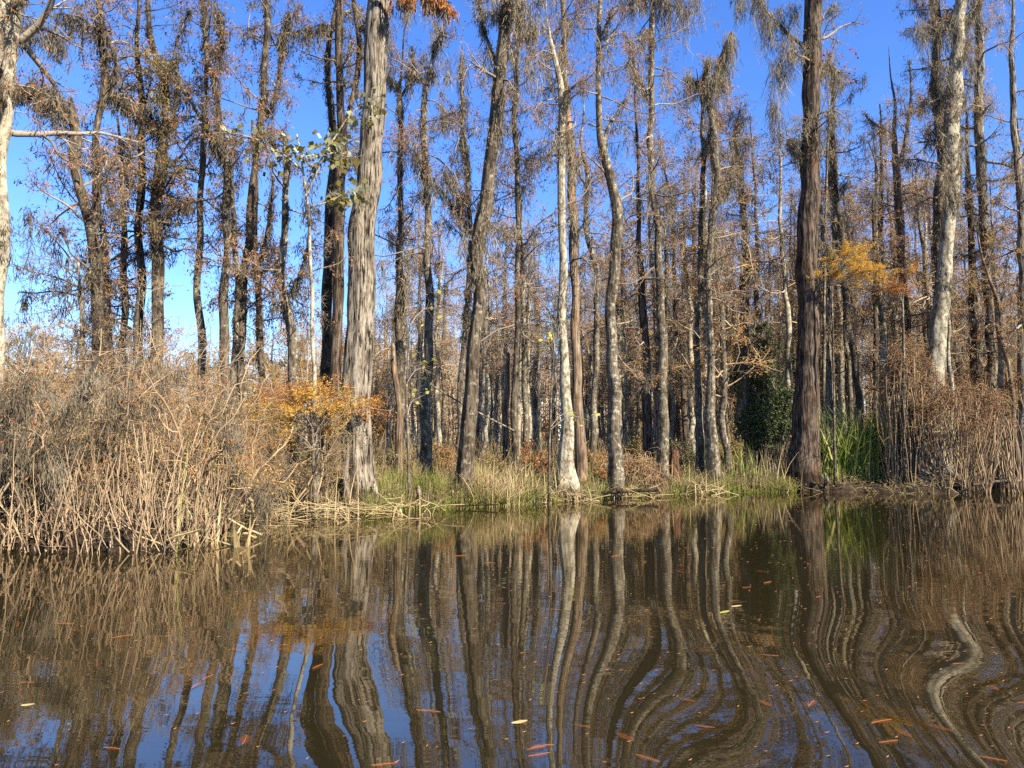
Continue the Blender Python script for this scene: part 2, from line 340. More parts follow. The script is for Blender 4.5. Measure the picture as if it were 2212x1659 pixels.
def make_tree(name, label, D, pts, bk='grey', limbs=(), nb=14, b0=0.0, b1=.75, L=1.6, ang=1.15, up=.15, leaf='mauve', nl=1.0, mossy=.5,
              tw='twig', top=3.0, flare=1.35, butt=0.0, topless=False, shag=0.0, group=None, n2=7, n3=6, cat='tree', lsize=.058, beards=()):
    A = trunk_pts(D, pts, 0 if topless else top, flare, topless and D >= 18 and nb > 0 and not beards); K = max(24, int((A[0, 2] - A[-1, 2]) * 5))
    base = A[-1, :3].copy(); base[2] = max(base[2] + .1, 0)
    Q = smooth_path(A, K, .03, .07, .42 if 0 < pts[0][0] < 700 else .1 if pts[0][0] < 780 else .25)
    root = empty(name, base); tag(root, label, cat, group)
    g = Geo(); big = A[:, 3].max() > .2; ns = 44 if big else 12
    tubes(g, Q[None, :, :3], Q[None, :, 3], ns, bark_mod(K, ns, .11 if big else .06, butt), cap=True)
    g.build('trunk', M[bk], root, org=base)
    LP, LR = [], []
    for lb in limbs:                                        # limbs the photo shows, traced from the trunk outwards
        q = np.array([[*at(px, py, D + dd), wd * .5 / F * D] for (px, py, wd), dd in zip(lb, np.linspace(0, rng.uniform(-.5, .5), len(lb)))])
        q = smooth_path(q, 12, .02, .06); LP.append(q[:, :3]); LR.append(q[:, 3])
        g = Geo(); tubes(g, q[None, :, :3], q[None, :, 3], 8); g.build('limb', M[bk], root, org=base)
    P1, R1 = grow(Q[None, :, :3], Q[None, :, 3], int(nb * 1.3), b0, b1, L, ang, K=8, wob=.22, up=up, rr=.3, tip=.2, taper_t=-.3)
    if nb > 4:
        P0, R0 = grow(Q[None, :, :3], Q[None, :, 3], 4 if D < 16 else 3, b0, min(b1, .6), 1.7, .6, K=8, wob=.2, up=.75, rr=.5, tip=.2); R0 = R0 * .75; P1 = np.concatenate([P1, P0]); R1 = np.concatenate([R1, R0])
    P1a, R1a = P1, R1
    if LP:
        P1a = np.concatenate([P1, np.stack(LP)[:, np.linspace(0, 11, 8).astype(int)]]); R1a = np.concatenate([R1, np.stack(LR)[:, np.linspace(0, 11, 8).astype(int)]])
    P2, R2 = grow(P1a, R1a, n2, .2, 1, L * .5, .85, K=5, wob=.28, rr=.55, grav=-.02)
    P3, R3 = grow(P2, R2, n3, .15, 1, L * .26, .8, K=4, wob=.3, rr=.6, rmin=.0028)
    g = Geo(); tubes(g, P1, R1, 5); tubes(g, P2, R2, 4); tubes(g, P3, R3, 3)
    g.build('crown', M[tw], root, org=base)
    if nl > 0:
        T = np.concatenate([P3[:, 1:].reshape(-1, 3), P2[:, 2:].reshape(-1, 3)])
        k = int(len(T) * nl * 1.35); idx = rng.integers(0, len(T), k)
        g = Geo(); bits(g, T[idx] + rng.normal(0, .02, (k, 3)), lsize * rng.uniform(.5, 1.4, k), .35, .7)
        g.build('foliage', M[leaf], root, org=base)
    if mossy > 0:
        g = Geo(); C = P1a.reshape(-1, 3); C2 = P2.reshape(-1, 3)
        lf = .38 if pts[0][0] < 760 else .75; k = int(len(C) * mossy * lf); k2 = int(len(C2) * mossy * .12)
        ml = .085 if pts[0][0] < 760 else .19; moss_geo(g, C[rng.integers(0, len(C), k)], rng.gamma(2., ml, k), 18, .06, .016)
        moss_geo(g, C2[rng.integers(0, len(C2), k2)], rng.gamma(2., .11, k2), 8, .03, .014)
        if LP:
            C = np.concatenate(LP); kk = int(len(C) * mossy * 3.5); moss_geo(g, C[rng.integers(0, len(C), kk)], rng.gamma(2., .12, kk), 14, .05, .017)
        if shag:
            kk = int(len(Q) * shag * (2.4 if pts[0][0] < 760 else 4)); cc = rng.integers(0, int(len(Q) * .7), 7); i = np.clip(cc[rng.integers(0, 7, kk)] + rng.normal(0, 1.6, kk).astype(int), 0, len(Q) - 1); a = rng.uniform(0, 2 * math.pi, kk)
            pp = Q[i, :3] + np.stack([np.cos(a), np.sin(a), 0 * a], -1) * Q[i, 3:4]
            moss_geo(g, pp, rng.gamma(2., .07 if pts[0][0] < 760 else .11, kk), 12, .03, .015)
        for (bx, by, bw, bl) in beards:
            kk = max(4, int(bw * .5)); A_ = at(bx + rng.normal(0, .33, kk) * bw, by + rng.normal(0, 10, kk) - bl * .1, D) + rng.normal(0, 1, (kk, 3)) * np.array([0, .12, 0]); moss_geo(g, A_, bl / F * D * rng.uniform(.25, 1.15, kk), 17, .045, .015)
        g.build('spanish_moss', M['dark_backlit_moss' if pts[0][0] < 760 else 'moss'], root, org=base)  # left trees take the darker moss, their backlit shade painted as colour
    return root, Q

TREES = [
 dict(name='cypress_tree', label='broad pale trunk cut by the left edge of the picture, mossy branch beside it', D=10.5, bk='pale', nb=12, L=1.5, b0=.05, b1=.5, leaf='rust', nl=.5, mossy=1.2, shag=1,
      pts=[(2, 0, 84), (-2, 150, 76), (-10, 300, 62), (-16, 450, 54), (-22, 650, 50), (-26, 1100, 60)]),
 dict(name='swamp_tree', label='crooked mossy trunk with snapped top and a limb arching left to the edge', D=13, bk='dark', nb=5, L=1.1, b0=.1, b1=.5, mossy=.9, shag=.5, topless=True, leaf='rust', nl=.5,
      pts=[(155, 212, 6), (157, 235, 16), (160, 260, 22), (171, 290, 28), (162, 330, 26), (165, 362, 20), (171, 400, 20), (181, 440, 22), (190, 520, 24), (205, 560, 27), (212, 620, 26), (214, 700, 26), (215, 950, 32)],
      beards=[(60, 196, 70, 30), (100, 205, 50, 40), (120, 215, 24, 60), (130, 262, 14, 60), (30, 196, 30, 26), (160, 330, 20, 30), (70, 60, 40, 60), (110, 70, 30, 80), (130, 100, 14, 60)],
      limbs=[[(158, 250, 15), (142, 228, 13), (118, 214, 12), (92, 196, 11), (60, 192, 8), (25, 188, 6)], [(160, 262, 12), (140, 240, 10), (110, 222, 8), (80, 212, 5)]]),
 dict(name='swamp_tree', label='grey trunk with an elbow limb curving out near the top, right of the snapped one', D=13.6, bk='dark', nb=9, L=1.3, b0=.2, b1=.6, mossy=.9, shag=.6,
      pts=[(213, 0, 9), (216, 60, 12), (222, 130, 17), (225, 190, 22), (214, 230, 15), (207, 270, 13), (203, 300, 15), (205, 350, 18), (210, 430, 18), (216, 470, 16), (206, 510, 20), (207, 600, 22), (215, 700, 22), (222, 950, 26)],
      limbs=[[(228, 178, 11), (245, 168, 10), (255, 150, 9), (252, 128, 9), (238, 95, 8), (222, 60, 6), (200, 25, 4)], [(219, 75, 5), (190, 50, 5), (165, 32, 4), (120, 30, 3)], [(224, 205, 8), (262, 212, 8), (285, 230, 9), (300, 240, 8)]]),
 dict(name='cypress_tree', label='straight dark slim trunk with sparse red-brown twigs left of the bulky mossy crown', D=15, bk='dark', nb=26, L=1.3, b0=.15, b1=.75, mossy=.25, tw='darktwig', leaf='mauve', nl=.9,
      pts=[(300, 0, 6), (299, 80, 9), (303, 170, 13), (307, 260, 15), (306, 350, 15), (308, 450, 16), (303, 560, 18), (302, 700, 20), (300, 950, 22)]),
 dict(name='cypress_tree', label='mossy trunk with a bulky dark clump of brown foliage halfway up', D=14.6, bk='dark', nb=20, L=1.0, b0=.3, b1=.65, mossy=.9, shag=1.4, leaf='olive', nl=1.1,
      pts=[(320, 0, 10), (325, 60, 11), (335, 110, 13), (348, 150, 15), (355, 230, 14), (360, 280, 15), (352, 310, 20), (345, 350, 25), (342, 450, 24), (340, 560, 26), (338, 700, 26), (336, 950, 28)],
      limbs=[[(356, 300, 9), (372, 260, 9), (378, 230, 9), (385, 190, 5)], [(345, 290, 10), (330, 262, 9), (318, 240, 7)]]),
 dict(name='swamp_tree', label='thin dark broken-topped trunk between the elbow limb tree and the straight dark one', D=16.5, bk='dark', nb=10, L=.9, b0=.05, b1=.6, mossy=.8, topless=True,
      pts=[(252, 250, 5), (262, 330, 8), (268, 430, 10), (265, 560, 14), (268, 700, 14), (270, 950, 16)]),
 dict(name='swamp_tree', label='dark leaning trunk low among the left trunks, forked at the sky line', D=15.8, bk='dark', nb=8, L=1.0, b0=.05, b1=.5, mossy=.8, topless=True, pts=[(216, 480, 10), (228, 540, 14), (232, 620, 16), (234, 700, 18), (238, 950, 20)],
      limbs=[[(230, 570, 8), (222, 500, 7), (215, 440, 5)]]),
 dict(name='swamp_tree', label='small crooked snag leaning left of the snapped mossy trunk', D=12.5, bk='grey', nb=7, L=.9, nl=.08, tw='darktwig', b0=.02, b1=.5, mossy=.3, topless=True, limbs=[[(172, 640, 5), (140, 632, 4), (110, 628, 4), (70, 635, 3), (40, 630, 2)], [(172, 620, 5), (130, 600, 4), (80, 590, 3), (25, 570, 2)], [(170, 590, 4), (140, 540, 3), (100, 500, 3), (60, 455, 2)], [(180, 610, 4), (200, 580, 4), (215, 560, 3)]], n2=14, n3=8, pts=[(168, 560, 5), (174, 640, 8), (180, 700, 9), (176, 760, 9), (192, 800, 12), (196, 950, 14)]),
 dict(name='swamp_tree', label='forked grey trunk capped with a dark moss ball at the top edge', D=14, bk='dark', nb=11, L=1.2, b0=.15, b1=.55, mossy=1.1, shag=.8, tw='darktwig',
      pts=[(436, 0, 9), (440, 60, 10), (448, 120, 11), (462, 180, 12), (475, 240, 13), (488, 330, 16), (487, 450, 18), (487, 560, 18), (486, 680, 20), (490, 950, 22)],
      limbs=[[(487, 350, 9), (470, 325, 9), (455, 300, 9), (444, 270, 9), (441, 230, 8), (442, 180, 7), (448, 100, 5)], [(464, 180, 6), (480, 120, 6), (482, 60, 5), (470, 10, 4)]]),
 dict(name='swamp_tree', label='slender wavy pale trunk forking into a long bowed limb against open sky', D=14.5, bk='grey', nb=7, L=1.1, b0=.15, b1=.5, mossy=.5,
      pts=[(450, 150, 4), (444, 220, 8), (438, 330, 12), (432, 400, 13), (435, 480, 13), (432, 560, 14), (430, 680, 16), (434, 760, 16), (436, 950, 18)], topless=True,
      limbs=[[(443, 270, 8), (430, 250, 9), (415, 220, 8), (400, 196, 7), (382, 175, 7), (376, 130, 6), (374, 90, 5), (395, 60, 5), (410, 20, 4)]]),
 dict(name='swamp_tree', label='dark mossy trunk slanting up to the top edge, left of the twin crooked one', D=15, bk='dark', nb=9, L=1.1, b0=.15, b1=.6, mossy=1.2, shag=1,
      pts=[(580, 0, 10), (575, 80, 15), (570, 150, 13), (565, 240, 15), (560, 310, 12), (548, 400, 15), (538, 480, 17), (528, 560, 19), (525, 680, 18), (522, 950, 20)],
      limbs=[[(566, 262, 8), (585, 240, 9), (600, 200, 9), (604, 140, 9), (612, 80, 8), (622, 30, 5)], [(606, 75, 6), (640, 70, 6), (670, 62, 4), (700, 50, 3)]]),
 dict(name='swamp_tree', label='pale curving trunk that sways right then straightens above the orange sapling', D=14.2, bk='grey', nb=8, L=1.0, b0=.1, b1=.5, mossy=.7, shag=.5, topless=True,
      pts=[(612, 290, 6), (617, 340, 14), (618, 420, 15), (616, 520, 15), (611, 600, 17), (619, 680, 21), (631, 750, 22), (633, 950, 23)],
      limbs=[[(622, 650, 8), (640, 610, 8), (658, 570, 7), (667, 520, 6), (670, 460, 4)]]),
 dict(name='swamp_tree', label='thin dark trunk in the gap left of the pale curving one', D=16, bk='dark', nb=9, L=1.1, b0=.1, b1=.6, mossy=.9, shag=.6, pts=[(545, 260, 6), (552, 380, 9), (548, 470, 11), (556, 560, 12), (560, 700, 14), (562, 950, 16)], topless=True,
      limbs=[[(556, 580, 9), (575, 520, 9), (586, 450, 7), (590, 380, 5)]]),
 dict(name='swamp_tree', label='slim trunk hugging the forked grey one, dark at its foot', D=14.9, bk='grey', nb=6, L=1.0, b0=.1, b1=.5, mossy=.7, shag=.6, pts=[(505, 300, 6), (502, 420, 10), (508, 520, 12), (512, 640, 13), (506, 950, 16)], topless=True),
 dict(name='swamp_tree', label='dark grey twin trunk directly left of the reddish one', D=17.8, bk='dark', nb=7, L=1.1, b0=.15, b1=.5, mossy=.8, shag=.8,
      pts=[(724, 40, 10), (712, 80, 13), (706, 130, 13), (708, 180, 14), (717, 250, 16), (720, 330, 17), (718, 400, 21), (711, 500, 24), (706, 620, 24), (704, 700, 23), (702, 800, 24), (700, 980, 26)]),
 dict(name='cypress_tree', label='reddish peeling trunk close beside the thickest cypress', D=17.4, bk='redcypress', nb=8, L=1.1, b0=.15, b1=.5, mossy=.7, shag=.4, leaf='olive', nl=.8,
      pts=[(735, 0, 18), (733, 60, 19), (730, 120, 18), (735, 200, 17), (740, 280, 18), (738, 350, 22), (731, 420, 28), (730, 500, 27), (733, 600, 26), (727, 700, 25), (725, 800, 24), (722, 980, 26)],
      limbs=[[(742, 285, 9), (755, 240, 10), (768, 200, 12), (774, 140, 14), (781, 75, 15), (770, 40, 13), (762, 0, 11), (758, -60, 8)], [(781, 55, 7), (792, 52, 7), (800, 35, 5)]]),
 dict(name='bald_cypress_tree', label='thickest cypress trunk, shaggy striped grey bark, left of centre at the bank', D=14.6, bk='cypress', nb=7, L=1.6, b0=.02, b1=.2, mossy=.5, flare=1.25, butt=.10, leaf='rust', nl=1.3, top=4,
      pts=[(818, 0, 47), (815, 80, 49), (812, 170, 48), (803, 250, 48), (800, 330, 47), (795, 400, 48), (788, 480, 53), (781, 560, 55), (779, 650, 57), (774, 760, 58), (772, 850, 60), (772, 950, 64), (774, 1020, 70), (772, 1080, 84)],
      limbs=[]),
 dict(name='swamp_tree', label='dark slim trunk just right of the thickest cypress', D=19, bk='dark', nb=14, L=1.4, b0=.05, b1=.6, mossy=.7, shag=.4, topless=True, leaf='mauve', nl=.8,
      pts=[(866, 170, 5), (861, 200, 9), (865, 250, 11), (866, 330, 13), (865, 430, 12), (862, 550, 15), (862, 650, 17), (864, 780, 18), (862, 980, 20)],
      limbs=[[(865, 210, 6), (885, 180, 7), (893, 150, 6), (890, 100, 5)], [(863, 190, 5), (845, 175, 4), (838, 160, 3)], [(864, 690, 8), (875, 640, 7), (880, 560, 5)]]),
 dict(name='swamp_tree', label='grey trunk with bright bare forked top, midway from thickest cypress to leaning trunk', D=17.5, bk='grey', nb=11, L=1.4, b0=.1, b1=.6, mossy=.6, topless=True, shag=.3,
      pts=[(938, 90, 6), (935, 140, 8), (925, 165, 9), (918, 190, 12), (916, 250, 14), (912, 330, 15), (920, 380, 16), (926, 450, 16), (925, 560, 16), (926, 650, 18), (925, 750, 20), (922, 850, 22), (919, 1000, 28)],
      limbs=[[(938, 100, 5), (948, 80, 5), (960, 65, 3)], [(936, 150, 4), (905, 160, 4), (880, 155, 3)]]),
 dict(name='dead_tree', label='thin pale leafless snag wrapped in moss left of the leaning trunk', D=20, bk='grey', nb=10, L=1.6, b0=.05, b1=.7, mossy=1.2, shag=1.3, topless=True, up=.5,
      pts=[(996, 125, 7), (999, 250, 8), (1005, 330, 9), (1012, 430, 10), (1020, 520, 10), (1010, 640, 11), (1000, 780, 12), (990, 980, 16)],
      beards=[(968, 140, 10, 110), (998, 125, 14, 140), (1005, 230, 14, 80), (945, 60, 20, 50), (955, 240, 16, 70)],
      limbs=[[(1010, 500, 7), (985, 450, 7), (955, 415, 5), (935, 390, 4)], [(1008, 470, 6), (985, 410, 6), (960, 370, 4)]]),
 dict(name='swamp_tree', label='big leaning grey trunk with a swollen knob and grassy foot at the bank', D=16.5, bk='dark', nb=7, L=1.5, b0=.05, b1=.4, mossy=.9, shag=.5, flare=1.5, top=4,
      pts=[(1098, 0, 27), (1090, 80, 24), (1079, 150, 31), (1073, 230, 31), (1062, 330, 27), (1052, 430, 30), (1037, 500, 34), (1024, 540, 38), (1029, 590, 31), (1034, 660, 28), (1027, 750, 29), (1018, 830, 30), (1010, 920, 33), (1005, 1000, 38), (1001, 1080, 54)],
      beards=[(1100, 10, 50, 50), (1130, 20, 30, 90), (1150, 60, 40, 50), (1172, -5, 20, 60), (1108, 110, 14, 60), (1060, 20, 40, 40)],
      limbs=[[(1078, 160, 8), (1068, 120, 7), (1052, 90, 7), (1040, 40, 5), (1032, -20, 4)], [(1090, 60, 9), (1106, 20, 9), (1112, -30, 8)], [(1040, 470, 6), (1072, 495, 5), (1120, 490, 4)]]),
 dict(name='cypress_tree', label='straight dark slim trunk right behind the leaning one', D=19, bk='dark', nb=26, L=1.5, b0=.1, b1=.75, mossy=.35, leaf='rust', nl=.5,
      pts=[(1118, 10, 9), (1116, 150, 10), (1112, 250, 11), (1115, 330, 10), (1118, 430, 11), (1120, 560, 12), (1119, 700, 13), (1113, 780, 13), (1113, 880, 14), (1112, 1000, 16)]),
 dict(name='swamp_tree', label='thin mottled trunk between the slim dark one and the pale double trunk', D=21, bk='grey', nb=14, L=1.3, b0=.05, b1=.7, mossy=.5, topless=True, pts=[(1122, 420, 6), (1127, 520, 9), (1128, 620, 10), (1131, 720, 11), (1134, 820, 12), (1137, 990, 14)]),
 dict(name='dead_tree', label='short snapped pale trunk with orange rot near the slim dark one', D=19.5, bk='strip', nb=0, mossy=0, nl=0, topless=True, pts=[(1099, 762, 8), (1098, 790, 12), (1097, 850, 14), (1090, 1000, 17)]),
 dict(name='dead_tree', label='short snapped pale trunk with jagged top beside the thickest cypress', D=17, bk='strip', nb=0, mossy=0, nl=0, topless=True, pts=[(848, 742, 8), (851, 765, 13), (858, 850, 13), (862, 990, 16)]),
 dict(name='swamp_tree', label='white blotched trunk of the pale pair, left one reaching the bank', D=18.2, bk='pale', nb=8, L=1.3, b0=.15, b1=.5, mossy=.9, shag=.4, topless=True, flare=1.7, butt=.06,
      pts=[(1180, 40, 4), (1188, 80, 7), (1200, 120, 10), (1210, 170, 13), (1214, 260, 14), (1213, 330, 16), (1215, 400, 16), (1214, 500, 16), (1215, 600, 17), (1216, 700, 19), (1220, 800, 21), (1222, 900, 24), (1224, 980, 30), (1226, 1040, 46)]),
 dict(name='swamp_tree', label='orange-stripped trunk of the pale pair, right one reaching the top edge', D=19.2, bk='strip', nb=14, L=1.5, b0=.1, b1=.65, mossy=.7, shag=.4,
      pts=[(1215, 0, 11), (1218, 80, 12), (1222, 170, 13), (1228, 270, 17), (1233, 350, 18), (1238, 430, 19), (1241, 530, 19), (1243, 600, 18), (1241, 700, 18), (1247, 800, 20), (1255, 980, 24)]),
 dict(name='swamp_tree', label='S-shaped trunk, dark above and lichened white at its foot by the bank', D=19.4, bk='grey', nb=9, L=1.5, b0=.05, b1=.55, mossy=.35, flare=1.15,
      pts=[(1298, 0, 11), (1295, 60, 11), (1291, 130, 12), (1292, 200, 13), (1296, 260, 14), (1298, 310, 17), (1308, 350, 20), (1321, 400, 22), (1331, 460, 24), (1333, 520, 25), (1327, 580, 24), (1319, 640, 23), (1314, 700, 23), (1321, 780, 25), (1329, 830, 26), (1325, 920, 28), (1325, 1000, 31), (1328, 1035, 36)],
      limbs=[[(1303, 320, 9), (1310, 280, 8), (1330, 250, 6), (1350, 215, 5)], [(1293, 90, 5), (1310, 50, 5), (1325, 15, 4)], [(1294, 110, 5), (1315, 85, 5), (1330, 65, 3)]]),
 dict(name='swamp_tree', label='thin crooked pale trunk between the pale pair and the S-shaped one', D=21.5, bk='grey', nb=12, L=1.3, b0=.05, b1=.7, mossy=.5, topless=True, pts=[(1252, 322, 7), (1262, 340, 10), (1269, 370, 11), (1268, 430, 11), (1266, 490, 11), (1278, 540, 12), (1289, 600, 13), (1289, 680, 13), (1291, 770, 14), (1283, 880, 15), (1280, 990, 17)]),
 dict(name='swamp_tree', label='straight warm-lit trunk with a forked bare limb, right of the S-shaped one', D=21.6, bk='grey', nb=20, L=1.6, b0=.1, b1=.65, mossy=.5,
      pts=[(1408, 10, 12), (1410, 100, 13), (1408, 180, 13), (1405, 240, 13), (1406, 330, 14), (1410, 420, 15), (1418, 480, 16), (1424, 560, 16), (1428, 700, 19), (1432, 800, 21), (1434, 900, 24), (1430, 1000, 28)],
      beards=[(1400, -5, 60, 70), (1440, -10, 40, 120), (1360, -5, 40, 80), (1465, -5, 20, 110), (1480, 20, 14, 130), (1500, -5, 24, 60)],
      limbs=[[(1402, 215, 8), (1390, 190, 7), (1376, 165, 6), (1366, 110, 6), (1350, 70, 4)], [(1400, 210, 6), (1385, 180, 5), (1370, 150, 5), (1355, 135, 3)], [(1410, 82, 6), (1395, 60, 6), (1380, 90, 4)]]),
 dict(name='cypress_tree', label='slim brown trunk just left of the straight warm-lit one', D=22, bk='redcypress', nb=22, L=1.5, b0=.05, b1=.8, mossy=.5, leaf='brown', nl=1.0, topless=True, pts=[(1377, 290, 6), (1378, 400, 9), (1380, 500, 11), (1385, 600, 15), (1388, 700, 18), (1396, 800, 20), (1400, 1000, 22)]),
 dict(name='cypress_tree', label='thin leaning trunk with brown sprays right of the warm-lit one', D=24.5, bk='redcypress', nb=22, L=1.5, b0=.02, b1=.8, mossy=.5, leaf='brown', nl=1.2, topless=True, pts=[(1450, 420, 5), (1455, 560, 8), (1458, 650, 9), (1465, 750, 11), (1475, 850, 13), (1486, 1000, 15)]),
 dict(name='swamp_tree', label='pale twin trunk, left stem of the pair under the big moss fork', D=22.8, bk='grey', nb=9, L=1.2, b0=.05, b1=.6, mossy=.7, topless=True, pts=[(1520, 312, 12), (1516, 400, 11), (1515, 500, 12), (1513, 600, 13), (1508, 700, 13), (1508, 800, 14), (1510, 900, 16), (1512, 1000, 19)],
      limbs=[[(1519, 325, 9), (1530, 300, 8), (1536, 270, 6)]]),
 dict(name='swamp_tree', label='trunk crowned by a heavy moss-draped fork against the sky, right twin', D=22.4, bk='grey', nb=9, L=1.3, b0=.15, b1=.6, mossy=1.6, shag=.5, topless=True,
      pts=[(1522, 180, 12), (1530, 200, 14), (1534, 240, 12), (1545, 320, 14), (1552, 370, 16), (1545, 430, 14), (1536, 480, 15), (1531, 560, 14), (1534, 700, 15), (1536, 800, 17), (1536, 900, 21), (1541, 1000, 28)],
      beards=[(1545, 170, 40, 60), (1575, 95, 22, 110), (1560, 140, 26, 130), (1492, 178, 16, 75), (1510, 190, 16, 50), (1525, 140, 16, 60)],
      limbs=[[(1530, 195, 12), (1548, 165, 16), (1560, 130, 17), (1572, 95, 16), (1580, 72, 8)], [(1526, 190, 10), (1508, 180, 9), (1492, 172, 8), (1484, 168, 4)], [(1524, 185, 9), (1522, 160, 10), (1532, 130, 6)], [(1552, 380, 7), (1566, 400, 6), (1578, 380, 4)]]),
 dict(name='swamp_tree', label='mossy dark trunk rising behind the dark evergreen bush', D=25, bk='dark', nb=16, L=1.4, b0=.02, b1=.7, mossy=1.5, shag=1.2, topless=True, pts=[(1598, 360, 8), (1604, 450, 13), (1610, 560, 15), (1610, 620, 20), (1608, 700, 20), (1604, 850, 22), (1600, 1000, 24)]),
 dict(name='bald_cypress_tree', label='massive dark red-brown cypress trunk right of centre at the water', D=23.4, bk='redcypress', nb=12, L=1.9, b0=.05, b1=.5, mossy=1.3, flare=1.3, butt=.07, leaf='olive', nl=.8, top=5,
      pts=[(1758, 0, 36), (1756, 80, 36), (1752, 160, 36), (1755, 250, 34), (1752, 330, 37), (1748, 430, 41), (1744, 560, 42), (1747, 650, 42), (1746, 760, 45), (1743, 860, 48), (1738, 950, 56), (1735, 1000, 64), (1735, 1050, 80)],
      beards=[(1690, 95, 44, 60), (1680, 140, 34, 190), (1660, 40, 40, 110), (1672, 230, 24, 110), (1705, 120, 30, 80), (1755, 105, 40, 50), (1720, 300, 26, 60), (1808, 160, 14, 60), (1640, 0, 30, 80), (1600, -8, 30, 90), (1700, 20, 40, 60)],
      limbs=[[(1745, 355, 9), (1730, 335, 8), (1715, 320, 6), (1705, 300, 4)], [(1770, 150, 8), (1790, 135, 7), (1810, 160, 5)], [(1768, 530, 6), (1785, 522, 6), (1800, 540, 5), (1808, 560, 3)], [(1740, 100, 9), (1712, 85, 9), (1690, 60, 7), (1660, 30, 6), (1630, -10, 5)]]),
 dict(name='swamp_tree', label='moss-smothered trunk just right of the massive dark cypress', D=26, bk='dark', nb=16, L=1.5, b0=.02, b1=.7, mossy=1.6, shag=1.8, topless=True, pts=[(1800, 230, 6), (1798, 330, 14), (1797, 400, 20), (1806, 450, 19), (1815, 520, 15), (1822, 620, 14), (1832, 700, 14), (1848, 780, 15), (1862, 980, 18)]),
 dict(name='swamp_tree', label='pale slim trunk behind the tall green reeds, left of two', D=27.5, bk='pale', nb=8, L=1.2, b0=.02, b1=.6, mossy=.6, topless=True, pts=[(1800, 500, 6), (1808, 620, 10), (1815, 700, 13), (1818, 800, 14), (1822, 990, 15)]),
 dict(name='swamp_tree', label='pale slim trunk behind the tall green reeds, right of two', D=26.8, bk='grey', nb=8, L=1.2, b0=.02, b1=.6, mossy=.6, topless=True, pts=[(1822, 560, 5), (1826, 700, 8), (1835, 830, 11), (1842, 990, 13)]),
 dict(name='cypress_tree', label='forked trunk with bare top in the sky gap right of the massive cypress', D=28, bk='strip', nb=22, L=1.7, b0=.05, b1=.75, mossy=.8, leaf='mauve', nl=.9, topless=True,
      pts=[(1936, 230, 6), (1930, 290, 9), (1934, 340, 12), (1940, 380, 16), (1942, 450, 17), (1946, 560, 15), (1954, 640, 14), (1960, 760, 17), (1962, 1000, 20)],
      limbs=[[(1938, 370, 9), (1950, 330, 9), (1962, 270, 8), (1970, 200, 6), (1965, 130, 4)], [(1930, 290, 6), (1910, 280, 6), (1885, 265, 5), (1865, 245, 3)]]),
 dict(name='swamp_tree', label='thin dark trunk above the right edge of the tall green reeds', D=27, bk='dark', nb=12, L=1.2, b0=.02, b1=.8, mossy=.8, topless=True, pts=[(1884, 440, 6), (1890, 600, 10), (1890, 700, 10), (1891, 800, 11), (1893, 990, 12)]),
 dict(name='swamp_tree', label='dark moss-hung trunk close left of the bright flared one', D=23.6, bk='dark', nb=9, L=1.2, b0=.1, b1=.6, mossy=1.8, shag=1.8,
      pts=[(2020, 0, 22), (2025, 80, 20), (2018, 140, 16), (2025, 210, 19), (2030, 280, 17), (2035, 340, 20), (2030, 420, 22), (2028, 500, 22), (2030, 600, 24), (2030, 760, 24), (2026, 1000, 26)]),
 dict(name='swamp_tree', label='bright sunlit trunk with flared foot wrapped in vines at the right', D=22.9, bk='pale', nb=8, L=1.4, b0=.1, b1=.5, mossy=1.8, shag=1.3, flare=1.5, butt=.1,
      pts=[(2078, 0, 24), (2070, 80, 26), (2062, 150, 30), (2060, 230, 33), (2055, 300, 36), (2052, 340, 38), (2057, 380, 28), (2057, 430, 27), (2048, 500, 28), (2042, 560, 30), (2037, 620, 31), (2030, 700, 34), (2022, 780, 37), (2013, 850, 44), (2010, 950, 62), (2014, 1045, 100)],
      beards=[(2056, 200, 40, 60), (2030, 150, 20, 110), (2060, 300, 44, 90), (2085, 70, 22, 120), (2040, 60, 30, 90), (1990, 60, 30, 90), (2095, 140, 20, 80), (2050, 340, 40, 110)],
      limbs=[[(2055, 290, 10), (2040, 300, 12), (2028, 290, 9), (2022, 260, 6)], [(2072, 60, 9), (2095, 30, 10), (2115, 0, 8)], [(2052, 345, 9), (2044, 370, 9), (2030, 390, 6)]]),
 dict(name='cypress_tree', label='straight trunk with golden foliage right of the bright flared trunk', D=26, bk='cypress', nb=20, L=1.7, b0=.1, b1=.6, mossy=.9, leaf='gold', nl=1.0, shag=.5, pts=[(2112, 0, 17), (2118, 100, 18), (2113, 200, 18), (2118, 300, 20), (2120, 380, 20), (2122, 450, 18), (2130, 560, 18), (2138, 680, 19), (2143, 800, 20), (2146, 1000, 22)]),
 dict(name='swamp_tree', label='slim shaded trunk squeezed between bright flared trunk and golden cypress', D=26.5, bk='dark', nb=10, L=1.2, b0=.05, b1=.7, mossy=.8, topless=True, pts=[(2088, 300, 8), (2095, 430, 13), (2098, 560, 13), (2101, 700, 14), (2105, 1000, 17)]),
 dict(name='cypress_tree', label='wavy trunk at the right edge with dense rusty gold sprays', D=25, bk='cypress', nb=22, L=1.5, b0=.02, b1=.7, mossy=.6, leaf='gold', nl=1.4, topless=False, pts=[(2190, 20, 6), (2185, 120, 10), (2187, 200, 12), (2192, 280, 13), (2200, 360, 15), (2208, 450, 18), (2210, 600, 20), (2212, 990, 24)]),
 dict(name='swamp_tree', label='twisted thin stem with zigzag branches near the right edge', D=25, bk='strip', nb=8, L=1.2, b0=.02, b1=.7, mossy=.5, topless=True, pts=[(2120, 560, 5), (2140, 610, 7), (2160, 660, 8), (2165, 700, 9), (2160, 740, 8), (2180, 790, 9), (2195, 980, 12)], limbs=[[(2162, 670, 5), (2170, 620, 5), (2175, 560, 3)]]),
